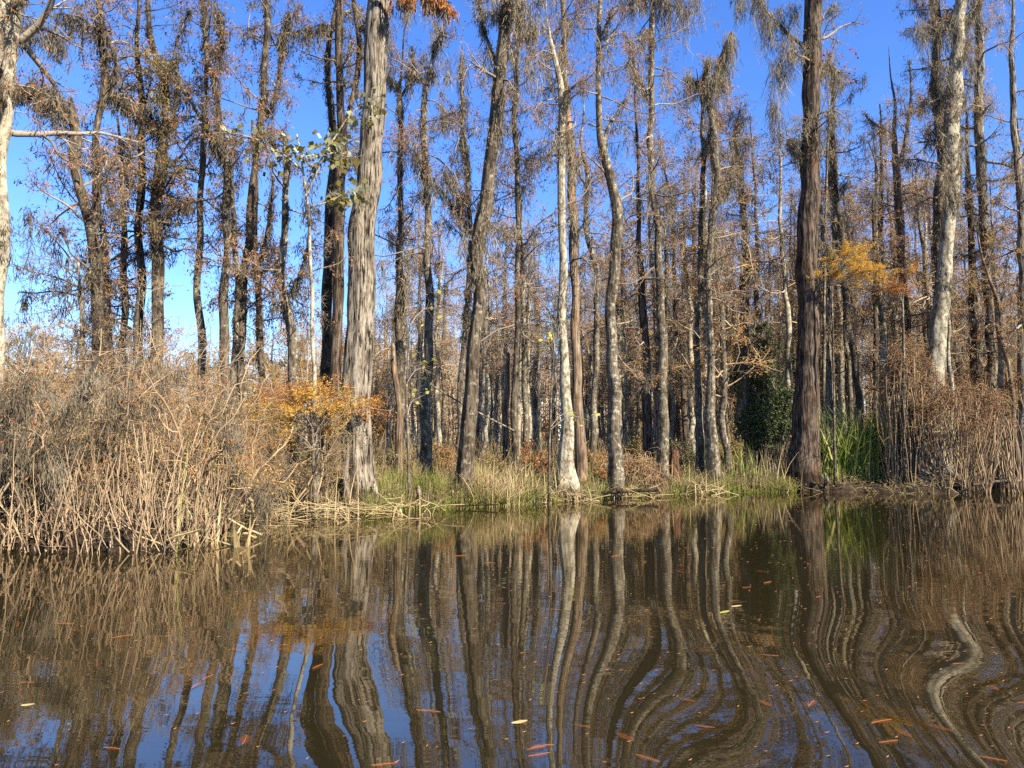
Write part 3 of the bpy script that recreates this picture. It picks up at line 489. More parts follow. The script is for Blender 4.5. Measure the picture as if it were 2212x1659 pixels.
 dict(name='swamp_tree', label='pale stem peeping just right of the bright flared trunk', D=26, bk='pale', nb=6, L=1.0, b0=.02, b1=.6, mossy=.6, topless=True, pts=[(2046, 520, 8), (2052, 620, 11), (2052, 700, 12), (2050, 800, 13), (2050, 1000, 15)]),
]
for T in TREES: make_tree(**T)

# the slender maple whose pale leaves cross the thickest cypress
D = 13.6
mt_, mq = make_tree('maple_tree', 'thin maple with pale yellow-green leaves crossing in front of the thickest cypress', D,
    [(640, 290, 3), (652, 350, 5), (664, 440, 6), (672, 550, 7), (675, 650, 8), (672, 720, 8), (676, 800, 9), (683, 900, 10), (688, 1000, 12)], bk='pale', nb=3, L=.7, b0=.1, b1=.6, nl=0, mossy=0.2, topless=True,
    limbs=[[(655, 370, 4), (610, 330, 4), (560, 300, 3), (500, 285, 3), (450, 288, 2)], [(662, 420, 5), (690, 360, 4), (720, 300, 4), (760, 240, 3), (800, 210, 2), (825, 205, 2)], [(664, 450, 5), (700, 440, 4), (730, 425, 3), (780, 400, 2)], [(660, 400, 4), (700, 330, 3), (740, 330, 3), (770, 340, 2)]])
g = Geo()
for (cx, cy, sx_, sy_, k) in [(790, 230, 30, 22, 34), (820, 212, 12, 10, 10), (760, 262, 20, 12, 16), (735, 300, 30, 22, 40), (640, 320, 55, 22, 56), (580, 310, 40, 16, 40), (500, 285, 35, 10, 22), (600, 345, 30, 14, 24), (725, 320, 25, 18, 20), (735, 430, 35, 20, 52), (700, 345, 25, 12, 20), (780, 410, 22, 14, 20), (745, 355, 26, 14, 22), (660, 350, 30, 12, 20), (560, 350, 25, 12, 10)]:
    px = rng.normal(cx, sx_ * .6, k); py = rng.normal(cy, sy_ * .6, k)
    bits(g, at(px, py, D) + rng.normal(0, 1, (k, 3)) * np.array([0, .25, 0]), rng.uniform(.07, .16, k), .9, .35)
g.build('leaves', M['maple'], mt_, org=list(mt_.location))

# clumps of coloured needles the photo shows, each on a sapling of its own
def sapling(name, label, D, stem, clumps, leaf, tw='twig', size=.07, cat='sapling', dens=1.0, wr=.3, horiz=.5):
    A = trunk_pts(D, stem, 0, 1.2); base = A[-1, :3].copy(); base[2] = max(base[2] + .1, 0); root = empty(name, base); tag(root, label, cat)
    Q = smooth_path(A, 24, .02, .03); g = Geo(); tubes(g, Q[None, :, :3], Q[None, :, 3], 7); g.build('trunk', M['grey'], root, org=base)
    gb, gf = Geo(), Geo()
    for cx, cy, sx_, sy_, k in clumps:
        j = int(np.argmin(np.abs(Q[:, 2] - (at(cx, cy + sy_, D)[2] - .2))))
        nbr = max(2, k // 22); ends = at(rng.uniform(cx - sx_, cx + sx_, nbr), rng.uniform(cy - sy_, cy + sy_, nbr), D) + rng.normal(0, 1, (nbr, 3)) * np.array([0, .45, 0])
        tt = np.linspace(0, 1, 7)[None, :, None]; P = Q[j, :3] * (1 - tt) + ends[:, None] * tt
        P = P + np.array([0, 0, .18]) * np.sin(tt * math.pi) + np.cumsum(rng.normal(0, .012, P.shape), 1)
        Rr = np.ones((nbr, 1)) * np.linspace(.012, .003, 7)[None]; tubes(gb, P, Rr, 4)
        P2, R2 = grow(P, Rr, 9, .45, 1, .42, .9, K=4, grav=-.0, wob=.2, rmin=.002); tubes(gb, P2, R2, 3)
        T = P2[:, 1:].reshape(-1, 3); kk = int(k * dens * (9 if size > .08 else 17)); bits(gf, T[rng.integers(0, len(T), kk)] + rng.normal(0, .03, (kk, 3)), size * (1 if size > .08 else .7) * rng.uniform(.6, 1.3, kk), wr, .25, horiz)
    gb.build('crown', M[tw], root, org=base); gf.build('foliage', M[leaf], root, org=base)
    return root
sapling('cypress_sapling', 'bright orange cypress sapling spreading in front of the thickest trunk foot', 13.2, [(672, 850, 4), (676, 950, 7), (680, 1080, 10)],
        [(600, 880, 55, 18, 90), (660, 870, 50, 22, 100), (710, 880, 40, 22, 70), (770, 868, 40, 8, 30), (550, 890, 40, 14, 40), (640, 925, 60, 18, 50), (740, 900, 40, 14, 30)], 'gold', dens=.95)
sapling('cypress_sapling', 'rusty red low sapling beside the thickest trunk, tips reaching right', 13.9, [(700, 900, 4), (704, 1080, 9)],
        [(790, 872, 50, 8, 60), (630, 858, 60, 16, 90), (690, 845, 40, 14, 50), (580, 872, 40, 14, 50), (830, 885, 20, 8, 16)], 'rust', dens=1.4)
sapling('cypress_sapling', 'golden green sapling with orange tip right of the massive dark cypress', 22.7, [(1796, 600, 3), (1800, 760, 4), (1804, 1040, 6)],
        [(1800, 560, 45, 25, 100), (1860, 570, 50, 28, 160), (1915, 585, 40, 28, 120), (1840, 600, 50, 18, 60), (1780, 590, 25, 20, 40)], 'gold', dens=1.8, size=.08)
sapling('cypress_sapling', 'small orange sapling spray just left of the bright flared trunk', 22.4, [(1950, 640, 4), (1955, 1040, 11)], [(1960, 620, 30, 22, 70), (1940, 600, 26, 18, 40)], 'rust', dens=1.6)
sapling('maple_sapling', 'leafy sapling with a few yellow leaves before the slim dark trunks', 15.5, [(885, 700, 3), (878, 850, 5), (884, 1060, 7)], [(905, 790, 22, 22, 5), (950, 640, 22, 18, 4), (895, 860, 16, 10, 3)], 'yellow', size=.09, dens=.35, wr=.8, horiz=.2)
sapling('maple_sapling', 'slight sapling with yellow leaves beside the white blotched trunk', 16.6, [(1200, 720, 3), (1190, 860, 4), (1185, 1060, 6)], [(1210, 730, 22, 14, 6), (1255, 890, 26, 12, 5), (1180, 745, 16, 10, 3)], 'yellow', size=.10, dens=.35, wr=.8, horiz=.2)
sapling('maple_sapling', 'red-leaved sapling whose tips show beside the massive cypress top', 24.6, [(1790, 250, 4), (1782, 500, 6), (1778, 1040, 9)], [(1840, 120, 45, 30, 8), (1870, 150, 30, 15, 5), (1740, 100, 30, 20, 5), (1800, 110, 30, 15, 4)], 'red', size=.16, dens=.45, wr=.4)
sapling('cypress_sapling', 'rust-red drooping spray hanging by the thickest trunk at the top edge', 12.0, [(760, 900, 5), (700, 1080, 9)], [(780, 960, 30, 10, 10)], 'rust') if False else None

# low hanging rust foliage at the top edge next to the thickest cypress
D = 14.2; root = empty('cypress_branch', at(838, 20, 14.4)); tag(root, 'hanging cypress branch with rusty red dead foliage at the top edge', 'branch')
q = np.array([[*at(a, b_, D), r] for a, b_, r in [(822, -25, .05), (860, -18, .04), (900, -14, .03), (940, -8, .02), (975, 6, .008)]]); q = smooth_path(q, 12, .02)
g = Geo(); tubes(g, q[None, :, :3], q[None, :, 3], 6)
P2, R2 = grow(q[None, :, :3], q[None, :, 3], 30, .1, 1, .5, 1.0, K=5, grav=.35, wob=.2); tubes(g, P2, R2, 3); g.build('limb', M['grey'], root, org=list(root.location))
T = P2[:, 1:].reshape(-1, 3); g = Geo(); k = 1500; bits(g, T[rng.integers(0, len(T), k)] + rng.normal(0, .03, (k, 3)), .12 * rng.uniform(.6, 1.4, k), .2, 1.6)
g.build('foliage', M['rust'], root, org=list(root.location))
g = Geo(); A_ = T[rng.integers(0, len(T), 60)]; moss_geo(g, A_, rng.gamma(2., .14, 60), 10, .04); g.build('spanish_moss', M['moss'], root, org=list(root.location))

# ------------------------------------------------------------------ evergreen bush
def bush(name, label, D, blobs, leaf, tw, size=.06, k=2600, stems=9, cat='bush', down=.1, group=None):
    cx0 = np.mean([q[0] for q in blobs]); x0 = at(cx0, 900, D)[0]; base = np.array([x0, D, max(float(gz(x0, D)), 0)]); root = empty(name, base); tag(root, label, cat, group)
    gb, gf = Geo(), Geo()
    for cx, cy, rx, ry in blobs:
        c = at(cx, cy, D); rx_, rz_ = rx / F * D, ry / F * D
        e = c + rv(stems) * np.array([rx_, rx_, rz_]) * rng.uniform(.3, 1, (stems, 1)); b0_ = base + rng.normal(0, .15, (stems, 3)) * np.array([1, 1, 0])
        tt = np.linspace(0, 1, 8)[None, :, None]; P = b0_[:, None] * (1 - tt) + e[:, None] * tt + np.cumsum(rng.normal(0, .03, (stems, 8, 3)), 1)
        Rr = np.ones((stems, 1)) * np.linspace(.02, .006, 8)[None]; tubes(gb, P, Rr, 5)
        P2, R2 = grow(P, Rr, 14, .35, 1, rx_ * .9, .8, K=5, wob=.25); tubes(gb, P2, R2, 3)
        P3, R3 = grow(P2, R2, 5, .2, 1, rx_ * .45, .8, K=4, wob=.3); tubes(gb, P3, R3, 3)
        T = np.concatenate([P3.reshape(-1, 3), P2[:, 2:].reshape(-1, 3)]); bits(gf, T[rng.integers(0, len(T), k)] + rng.normal(0, .04, (k, 3)), size * rng.uniform(.6, 1.3, k), .5, down)
    gb.build('branch_mass', M[tw], root, org=base); gf.build('foliage', M[leaf], root, org=base)
    return root
bush('evergreen_bush', 'dark glossy evergreen bush left of the massive dark cypress', 25, [(1600, 780, 38, 70), (1660, 760, 45, 60), (1640, 850, 55, 60), (1690, 830, 34, 60), (1620, 900, 40, 40), (1655, 700, 30, 30)], 'ever', 'darktwig', size=.085, k=3200)

UND = [('olive leafy shrub behind the grass right of the thickest trunk', 18.5, 850, 990, 40, 34, 'olive'), ('golden brown shrub between the grey forked-top trunk and the leaning one', 19.5, 955, 985, 34, 34, 'brown'),
 ('low green shrub right of the leaning trunk foot', 18.8, 1065, 1000, 34, 26, 'olive'), ('rusty low shrub left of the pale pair', 20, 1150, 985, 40, 36, 'rust'), ('brown leafy shrub right of the pale pair', 21.5, 1280, 975, 34, 40, 'brown'),
 ('olive shrub behind the S-shaped trunk, right side', 22.5, 1375, 950, 36, 44, 'olive'), ('reddish small shrub on the bank below the S-shaped trunk', 19.9, 1300, 1030, 24, 16, 'rust'), ('dusky green shrub behind the rotten stump', 23.5, 1470, 970, 40, 40, 'ever'),
 ('golden shrub between the twin trunks and the evergreen bush', 24.5, 1570, 950, 30, 50, 'olive'), ('brown shrub directly right of the massive cypress, behind the grass tuft', 27, 1815, 950, 50, 50, 'brown'), ('rusty shrub above the tall green reeds', 28, 1900, 880, 50, 50, 'rust'),
 ('yellow-green shrub at the right edge above the vines', 28, 2180, 770, 44, 30, 'yellow'), ('olive shrub between vine curtain and flared trunk', 25.5, 2000, 860, 30, 60, 'olive'), ('golden shrub behind the right vine heap', 29, 2110, 760, 50, 40, 'gold')]
for lb, D_, cx, cy, rx, ry, lf_ in UND: bush('understory_shrub', lb, D_, [(cx, cy, rx, ry), (cx + rx * .7, cy + ry * .5, rx * .7, ry * .6), (cx - rx * .6, cy + ry * .6, rx * .7, ry * .6)], lf_, 'stem', size=.065, k=650, stems=5, cat='shrub', group='leafy shrubs around the trunk bases')
# ------------------------------------------------------------------ vine mounds on the right
def vine_mound(label, D, cx, top, wpx, bot=1050, stems=70, dense=1.0, under='stem'):
    x0 = at(cx, 1000, D)[0]; z1 = at(cx, top, D)[2]; rx = wpx / 2 / F * D; base = np.array([x0, D, 0.0]); root = empty('vine_mound', base); tag(root, label, 'vine mound')
    n = int(9000 * dense); a = rng.uniform(0, 2 * math.pi, n); f3 = rng.uniform(0, 6, 3); rs = 1 + .16 * np.sin(2 * a + f3[0]) + .13 * np.sin(5 * a + f3[1]) + .1 * np.sin(9 * a + f3[2]); r = np.sqrt(rng.uniform(0, 1, n)) * rs; zt = z1 - np.abs(r) ** 1.8 * (z1 * .30) + z1 * .10 * np.sin(a * 3 + r * 6 + f3[2]) + z1 * .05 * np.sin(a * 7 - r * 9)
    P = np.stack([x0 + rx * r * np.cos(a), D + rx * .8 * r * np.sin(a), zt - rng.gamma(.8, .22, n) * (.5 + .9 * np.sin(a * 11 + r * 5) ** 2)], -1)
    g = Geo(); bits(g, P, rng.uniform(.03, .08, n), .4, .9); g.build('leaf_blanket', M['vine'], root, smooth=False, org=base)
    g = Geo(); k = stems * 3; a = rng.uniform(0, 2 * math.pi, k); r = np.sqrt(rng.uniform(.1, 1, k)); zt = z1 - (r ** 2.4) * (z1 * .42)
    tpt = np.stack([x0 + rx * r * np.cos(a), D + rx * .8 * r * np.sin(a), zt], -1)
    bpt = tpt * np.array([1, 1, 0]); rt = np.array([x0, D]) + rng.normal(0, .45, (18, 2)) * np.array([rx, rx * .7]); bpt[:, :2] = rt[np.argmin(((tpt[:, None, :2] - rt[None]) ** 2).sum(-1) + rng.uniform(0, .8 * rx, (k, 18)), 1)] + rng.normal(0, .04, (k, 2)); tt = np.linspace(0, 1, 8)[None, :, None]
    Q = bpt[:, None] * (1 - tt) + tpt[:, None] * tt + np.cumsum(rng.normal(0, .045, (k, 8, 3)), 1); tubes(g, Q, rng.uniform(.004, .02, (k, 1)) * np.ones((1, 8)), 4)
    g.build('stem', M[under], root, org=base)
    g = Geo(); k = 420; i = rng.integers(0, n, k); Q = [P[i]]; d = nrm(rv(k) * np.array([1, 1, .2]))
    for _ in range(7): d = nrm(d + rng.normal(0, .35, d.shape) + np.array([0, 0, -.22])); Q.append(Q[-1] + d * .085)
    tubes(g, np.stack(Q, 1), np.full((k, 8), .005), 3); g.build('tendril', M['tan'], root, org=base)
    return root
vine_mound('tall brown vine curtain left of the bright flared trunk', 22.8, 1968, 748, 130, dense=.9, stems=50)
vine_mound('low rounded vine dome over bare stems right of the flared trunk', 22.3, 2085, 835, 200, stems=60)
vine_mound('dark reddish vine heap behind the rounded dome at the right edge', 26, 2160, 800, 230, dense=1.2)
vine_mound('small brown vine tangle behind the S-shaped trunk foot', 20.6, 1365, 985, 120, dense=.2, stems=30)

# ------------------------------------------------------------------ the shrub thicket on the left
def shrub(label, D, px, top, spread, n=16, dense=1.0, tw='tan', leaf=None, mossy=0):
    x0 = at(px, 1100, D)[0]; base = np.array([x0, D, max(float(gz(x0, D)), 0)]); H = at(px, top, D)[2] - base[2]; root = empty('thicket_shrub', base); tag(root, label, 'shrub', 'bare twiggy shrubs of the left thicket')
    b0_ = base + rng.normal(0, .30 + .1 * spread, (n, 3)) * np.array([1, .8, 0]); a = rng.uniform(0, 2 * math.pi, n); ln = spread * rng.uniform(.1, 1.25, n)
    K = 11; tt = np.linspace(0, 1, K)[None, :, None]; hh = H * rng.uniform(.3, 1.25, n)
    P = b0_[:, None] + np.stack([np.cos(a) * ln, np.sin(a) * ln * .8, 0 * a], -1)[:, None] * tt ** rng.uniform(.8, 2.4, (n, 1, 1)) + np.array([0, 0, 1]) * hh[:, None, None] * (tt * 1.15 - .15 * tt ** 3) + np.cumsum(rng.normal(0, .045, (n, K, 3)), 1)
    P[:, 0, 2] = base[2] - .05
    Rr = rng.uniform(.007, .026, (n, 1)) ** 1.0 * np.linspace(1, .3, K)[None]
    g = Geo(); tubes(g, P, Rr, 5); g.build('stem', M['stem'], root, org=base)
    g = Geo(); P2, R2 = grow(P, Rr, int(9 * dense), .34, 1, H * .42, .85, K=8, wob=.26, rr=.7, up=.12, rmin=.0035); tubes(g, P2, R2, 4)
    P3, R3 = grow(P2, R2, 5, .15, 1, H * .19, .8, K=5, wob=.28, rr=.7, rmin=.0026); tubes(g, P3, R3, 3)
    P4, R4 = grow(P3, R3, 2, .2, 1, H * .09, .7, K=4, wob=.25, rr=.7, rmin=.002); tubes(g, P4, R4, 3); g.build('twig_mass', M[tw], root, org=base)
    if leaf:
        T = P4.reshape(-1, 3); k = int(len(T) * .3); g = Geo(); bits(g, T[rng.integers(0, len(T), k)], rng.uniform(.02, .05, k), .4, .3); g.build('foliage', M[leaf], root, org=base)
    if mossy:
        T = P2.reshape(-1, 3); k = int(130 * mossy); g = Geo(); moss_geo(g, T[rng.integers(0, len(T), k)], rng.gamma(2., .15, k), 18, .05, .010); g.build('spanish_moss', M['dark_backlit_moss'], root, org=base)
    return root
SHR = [('bare shrub at the left edge, grey moss hanging low over the water', 8.9, 20, 860, .8, 13, .8, 'warmtwig', 'rust', 2.2),
 ('tan twiggy shrub with moss beard, second along the left bank', 9.2, 130, 830, .8, 12, .8, 'tan', 'rust', 1.4),
 ('dense brown-stemmed shrub under the crooked mossy trunk', 9.4, 240, 900, .7, 11, .8, 'stem', 'grass', 0),
 ('pale spreading shrub with forked low stem above the water', 9.8, 340, 850, .9, 10, .7, 'tan', 'rust', 0),
 ('last bare shrub of the left spit, beside the yellow reed stalks', 10.2, 430, 880, .8, 11, .8, 'tan', 'gold', .8),
 ('tall pinkish shrub crown rising to the sky line behind the spit', 11.4, 270, 735, 1.0, 18, 1.1, 'warmtwig', 'brown', .5),
 ('tall tan shrub below the dark trunks, tips at mid height', 11.6, 380, 790, 1.1, 16, 1.0, 'warmtwig', 'rust', 0),
 ('bleached fine-twigged shrub below the forked grey trunk', 12.2, 480, 830, 1.0, 18, 1.2, 'tan', 'rust', 0),
 ('tall brown shrub by the left edge reaching the tree line', 11.2, 60, 760, 1.1, 18, 1.1, 'warmtwig', 'brown', .6),
 ('tall brownish shrub right of the left edge one, below the snag', 11.8, 160, 780, 1.1, 18, 1.2, 'tan', 'olive', .8),
 ('green-tinged shrub behind the fallen reeds, left of the thickest trunk', 13.4, 590, 900, .9, 14, 1.0, 'stem', 'grass', 0),
 ('brown brushy shrub under the orange sapling', 13.6, 660, 930, .9, 14, 1.0, 'stem', 'olive', 0),
 ('low pale brush at the inlet between spit and orange sapling', 12.6, 540, 960, .9, 14, 1.0, 'tan', None, 0),
 ('twiggy shrub left of the reddish trunk foot', 15.2, 720, 940, .9, 12, 1.0, 'stem', 'olive', 0)]
SHR += [('dark-stemmed shrub standing inside the left thicket below the elbow limb tree', 10.4, 300, 820, .8, 14, .7, 'darktwig', None, .8),
 ('dark scrubby shrub low at the left edge behind the mossy branch', 9.9, 90, 900, .8, 14, .7, 'darktwig', 'rust', .8),
 ('dark shrub at the inner side of the spit behind the tall green reeds', 11.0, 450, 850, .8, 12, .7, 'darktwig', None, .5)]
for a in SHR: shrub(*a)

# ------------------------------------------------------------------ reeds, grass clumps
def reed_clump(name, label, D, px, wpx, H, n, mt, lean=.35, width=.02, cat='reeds', droop=.5, group=None, fallen=0):
    x0 = at(px, 1050, D)[0]; wx = wpx / 2 / F * D; base = np.array([x0, D, max(float(gz(x0, D)), 0)]); root = empty(name, base); tag(root, label, cat, group)
    B = base + rng.normal(0, 1, (n, 3)) * np.array([wx * .5, .18, 0]); B[:, 2] = np.maximum(gz(B[:, 0], B[:, 1]), -.02)
    g = Geo(); blades(g, B, H * rng.uniform(.45, 1.1, n), lean, width * rng.uniform(.6, 1.3, n), droop=droop)
    if fallen:
        a = rng.uniform(0, 2 * math.pi, fallen); L = rng.uniform(.4, 1.1, fallen) * H; c = base + rng.normal(0, 1, (fallen, 3)) * np.array([wx * .7, .3, 0]); c[:, 2] = rng.uniform(.01, .25, fallen)
        d = np.stack([np.cos(a), np.sin(a) * .4, rng.normal(0, .25, fallen)], -1); tt = np.linspace(-.5, .5, 5)[None, :, None]
        P = c[:, None] + d[:, None] * L[:, None, None] * tt + np.cumsum(rng.normal(0, .01, (fallen, 5, 3)), 1); P[..., 2] = np.maximum(P[..., 2], .006)
        tubes(g, P, width * .35 * np.ones((fallen, 5)), 4)
    g.build('blade_mass', M[mt], root, smooth=False, org=base); return root
reed_clump('green_reeds', 'tall clump of green sword-like reeds right of the massive dark cypress', 23.6, 1868, 170, 2.5, 520, 'lush', .5, .05, droop=.6)
reed_clump('grass_clump', 'short bright green grass tuft at the massive cypress foot', 23.5, 1800, 70, .75, 260, 'lush', .5, .018, 'grass clump')
reed_clump('green_reeds', 'sparse yellow-green reeds leaning left of the massive cypress', 23.3, 1610, 90, 1.3, 50, 'lush', .5, .025)
reed_clump('grass_clump', 'long green grass hanging over the bank left of the leaning trunk', 16.2, 940, 120, .75, 700, 'grass', .7, .012, 'grass clump', 1.0)
reed_clump('grass_clump', 'straw-yellow grass mound right of the leaning trunk foot', 16.3, 1060, 110, .85, 800, 'reed', .7, .012, 'grass clump', 1.0)
reed_clump('grass_clump', 'green grass tuft between leaning trunk and thickest cypress', 16.0, 850, 70, .6, 300, 'grass', .6, .013, 'grass clump', .9)
reed_clump('dead_reeds', 'pale broken reeds at the bank below the slim dark trunk', 17.0, 1130, 90, .9, 140, 'reed', .6, .022, 'dead reeds', .9, fallen=14)
reed_clump('dead_reeds', 'straw reeds fallen at the white blotched trunk foot', 17.9, 1240, 90, .8, 90, 'reed', .7, .022, 'dead reeds', 1.0, fallen=20)
reed_clump('dead_reeds', 'criss-crossed dead reeds before the S-shaped trunk', 19.2, 1350, 120, .7, 60, 'reed', .8, .024, 'dead reeds', 1.1, fallen=40)
reed_clump('dead_reeds', 'fan of pale dead reeds bent over near the rotten stump', 21.2, 1490, 100, .95, 70, 'reed', .8, .026, 'dead reeds', 1.0, fallen=34)
reed_clump('dead_reeds', 'thin dead reeds left of the massive dark cypress', 22.9, 1660, 90, 1.5, 26, 'reed', .35, .022, 'dead reeds', .4, fallen=16)
reed_clump('dead_reeds', 'mat of fallen pale reeds lying on the water below the orange sapling', 12.6, 700, 260, .95, 36, 'reed', .6, .015, 'dead reeds', 1.0, fallen=60)
reed_clump('dead_reeds', 'bent pale reeds in the water right of the thickest trunk', 13.6, 880, 110, .65, 16, 'reed', .7, .028, 'dead reeds', 1.2, fallen=12)
reed_clump('yellow_reed_stalks', 'upright yellow reed stalks at the tip of the left spit', 9.0, 440, 110, .65, 22, 'reed', .25, .034, 'reeds', .3, fallen=7)
reed_clump('yellow_reed_stalks', 'lone yellow reed stalks standing in open water off the spit', 8.7, 522, 26, .42, 6, 'reed', .3, .034, 'reeds', .3, fallen=2)
reed_clump('green_reeds', 'three tall thin green reeds bowing over the left spit', 8.9, 412, 24, 1.6, 4, 'lush', .14, .016, 'reeds', .25)
reed_clump('dead_reeds', 'loose yellow reeds in front of the inlet brush', 11.8, 590, 120, .8, 26, 'reed', .6, .016, 'dead reeds', .9, fallen=22)

# undergrowth and bank grass: nobody could count them
def scatter(n, d0, d1, pw=1.0, pxr=(-60, 2280)):
    px = rng.uniform(*pxr, n); az = (px - W2) / F; s_ = shore(az); D = s_ + d0 + (d1 - d0) * rng.uniform(0, 1, n) ** pw; x = az * D
    return np.stack([x, D, np.maximum(gz(x, D), 0)], -1)
g = Geo(); B = scatter(26000, -.25, 2.2, 1.5, (790, 1715)); tf = np.sin(B[:, 0] * 2.1) * .5 + np.sin(B[:, 0] * 5.3 + B[:, 1]) * .5; B = B[tf > rng.uniform(-1.6, .6, len(B))]; blades(g, B, rng.uniform(.15, .60, len(B)) * (.75 + .5 * np.sin(B[:, 0] * 3.3 + 1) * np.sin(B[:, 0] * 1.1)), .8, .014, K=4, droop=.9)
tag(g.build('bank_grass', M['grass'], smooth=False), 'low green grass along the bank', 'grass', kind='stuff')
g = Geo(); B = scatter(15000, -.2, 9, 1.6, (500, 2280)); B = B[(B[:, 0] / B[:, 1] < .36) | (B[:, 1] > 25.5)]; blades(g, B, rng.uniform(.15, .7, len(B)), .7, .014, K=4, droop=.8)
n = 11000; B = scatter(n, .1, 38, 1.3, (480, 2300)); B2 = B + np.stack([rng.normal(0, .34, n), rng.normal(0, .2, n), rng.uniform(.2, 1.3, n) * np.clip((B[:, 1] - shore(B[:, 0] / B[:, 1])) / 2.5, .25, 1)], -1)
tt = np.linspace(0, 1, 5)[None, :, None]; P = B[:, None] * (1 - tt) + B2[:, None] * tt + np.cumsum(rng.normal(0, .025, (n, 5, 3)), 1)
Rr = np.ones((n, 1)) * np.linspace(.009, .003, 5)[None]; tubes(g, P, Rr, 3); P2, R2 = grow(P, Rr, 3, .3, 1, .4, .7, K=4); tubes(g, P2, R2, 3)
T = P2.reshape(-1, 3); T = T[rng.integers(0, len(T), 40000)]; bits(g, T, .06, .5, .3)
tag(g.build('undergrowth', M['litter'], smooth=False), 'brown tangle of dead stems and brush on the forest floor', 'undergrowth', kind='stuff')
g = Geo(); n = 850; B = scatter(n, -.15, 2.8, 1.0, (-60, 500)); B2 = B + np.stack([rng.normal(0, .2, n), rng.normal(0, .2, n), rng.uniform(.2, 1.2, n)], -1)
P = B[:, None] * (1 - tt) + B2[:, None] * tt + np.cumsum(rng.normal(0, .03, (n, 5, 3)), 1); Rr = rng.uniform(.003, .011, (n, 1)) * np.linspace(1, .5, 5)[None]; tubes(g, P, Rr, 4)
P2, R2 = grow(P, Rr, 3, .1, 1, .3, .8, K=4); tubes(g, P2, R2, 3); T = P2.reshape(-1, 3); T = T[rng.integers(0, len(T), 1200)]; T[:, 2] *= .7; bits(g, T, .035, .4, .3)
tag(g.build('thicket_brush', M['stem'], smooth=False), 'matted brown stems along the foot of the left thicket', 'brush', kind='stuff')

# ------------------------------------------------------------------ stump, knees, log
def stump(name, label, px, top, D, wpx, cat='stump', m_='mud', jag=.25):
    x0 = at(px, top, D)[0]; z0 = float(gz(x0, D)) - .06; z1 = at(px, top, D)[2]; K, n_ = 14, 16; z = np.linspace(z1, z0, K); r = wpx * .5 / F * D
    P = np.stack([x0 + .03 * np.sin(z * 6), D + 0 * z, z], -1); rad = r * np.interp(np.linspace(0, 1, K), [0, .3, 1], [.62, .75, 1.35])
    g = Geo(); tubes(g, P[None], rad[None], n_, bark_mod(K, n_, .12, .15, 5)); V = g.v[0]; ring = V[:n_]; ring[:, 2] -= rng.uniform(0, jag, n_) * (z1 - z0)
    inner = ring * np.array([.7, .7, 1]) + np.array([x0 * .3, D * .3, -.05 * (z1 - z0) - .02]); i0 = g.n; g.add(inner, np.zeros((0, 3), int))
    a = np.arange(n_); g.f.append(np.stack([a, a + i0, np.roll(a, -1) + i0, np.roll(a, -1)], -1)); i1 = g.n; g.add(inner.mean(0)[None] - np.array([[0, 0, .1 * (z1 - z0)]]), np.zeros((0, 3), int))
    g.f.append(np.stack([a + i0, np.full(n_, i1), np.roll(a, -1) + i0], -1))
    base = np.array([x0, D, max(z0, 0)]); return tag(g.build(name, M[m_]), label, cat)
stump('rotten_stump', 'jagged orange-brown rotten stump at the bank right of the S-shaped trunk', 1457, 965, 21.9, 26, jag=.45)
stump('rotten_stump', 'dark hollow low stump touching the orange-brown one', 1432, 1010, 21.7, 40, jag=.3)
def knee(label, px, top, D, wpx):
    x0 = at(px, top, D)[0]; z0 = -.1; z1 = at(px, top, D)[2]; K = 12; t_ = np.linspace(0, 1, K); P = np.stack([x0 + .04 * np.sin(t_ * 4), D + 0 * t_, z1 + (z0 - z1) * t_], -1)
    r = wpx * .5 / F * D * (0.25 + .95 * t_ ** .7); g = Geo(); tubes(g, P[None], r[None], 10, bark_mod(K, 10, .1, .1, 3), cap=True)
    tag(g.build('cypress_knee', M['cypress']), label, 'cypress knee', 'cypress knees along the bank')
for a in [('pointed cypress knee standing in the water just left of the massive cypress', 1672, 1000, 23.0, 14), ('shorter leaning knee beside the pointed one', 1660, 1016, 23.1, 10),
          ('stubby pale knee on the bank right of the rotten stump', 1560, 1020, 22.6, 12), ('small knee at the right foot of the massive cypress', 1782, 1022, 22.6, 14),
          ('grey knee at the bank between thickest cypress and leaning trunk', 902, 1050, 15.2, 18), ('knee hidden in grass left of the thickest cypress', 745, 1030, 14.3, 24), ('knee right of the thickest cypress', 808, 1045, 14.4, 20)]: knee(*a)
def log(label, pts, D, r):
    q = np.array([[*at(a, b_, D + dd), r] for a, b_, dd in pts]); q = smooth_path(q, 16, .0, .06); g = Geo(); tubes(g, q[None, :, :3], q[None, :, 3], 9, bark_mod(16, 9, .08), cap=True); tag(g.build('fallen_branch', M['grey']), label, 'fallen branch')
log('grey fallen branch on the mud below the S-shaped trunk', [(1195, 1074, 0), (1260, 1066, .1), (1330, 1062, 0), (1420, 1058, .2)], 18.9, .04)
log('long thin branch slanting down across the centre slim trunks', [(930, 830, 0), (980, 862, .3), (1060, 905, .6), (1110, 930, 1)], 16.6, .018)
log('half sunken branch floating by the right vine dome', [(2100, 1048, 0), (2150, 1040, .4), (2212, 1038, 1)], 21.5, .04)
log('thin floating branch below the leaning trunk', [(985, 1094, 0), (1030, 1091, .1), (1075, 1090, 0)], 15.3, .015)

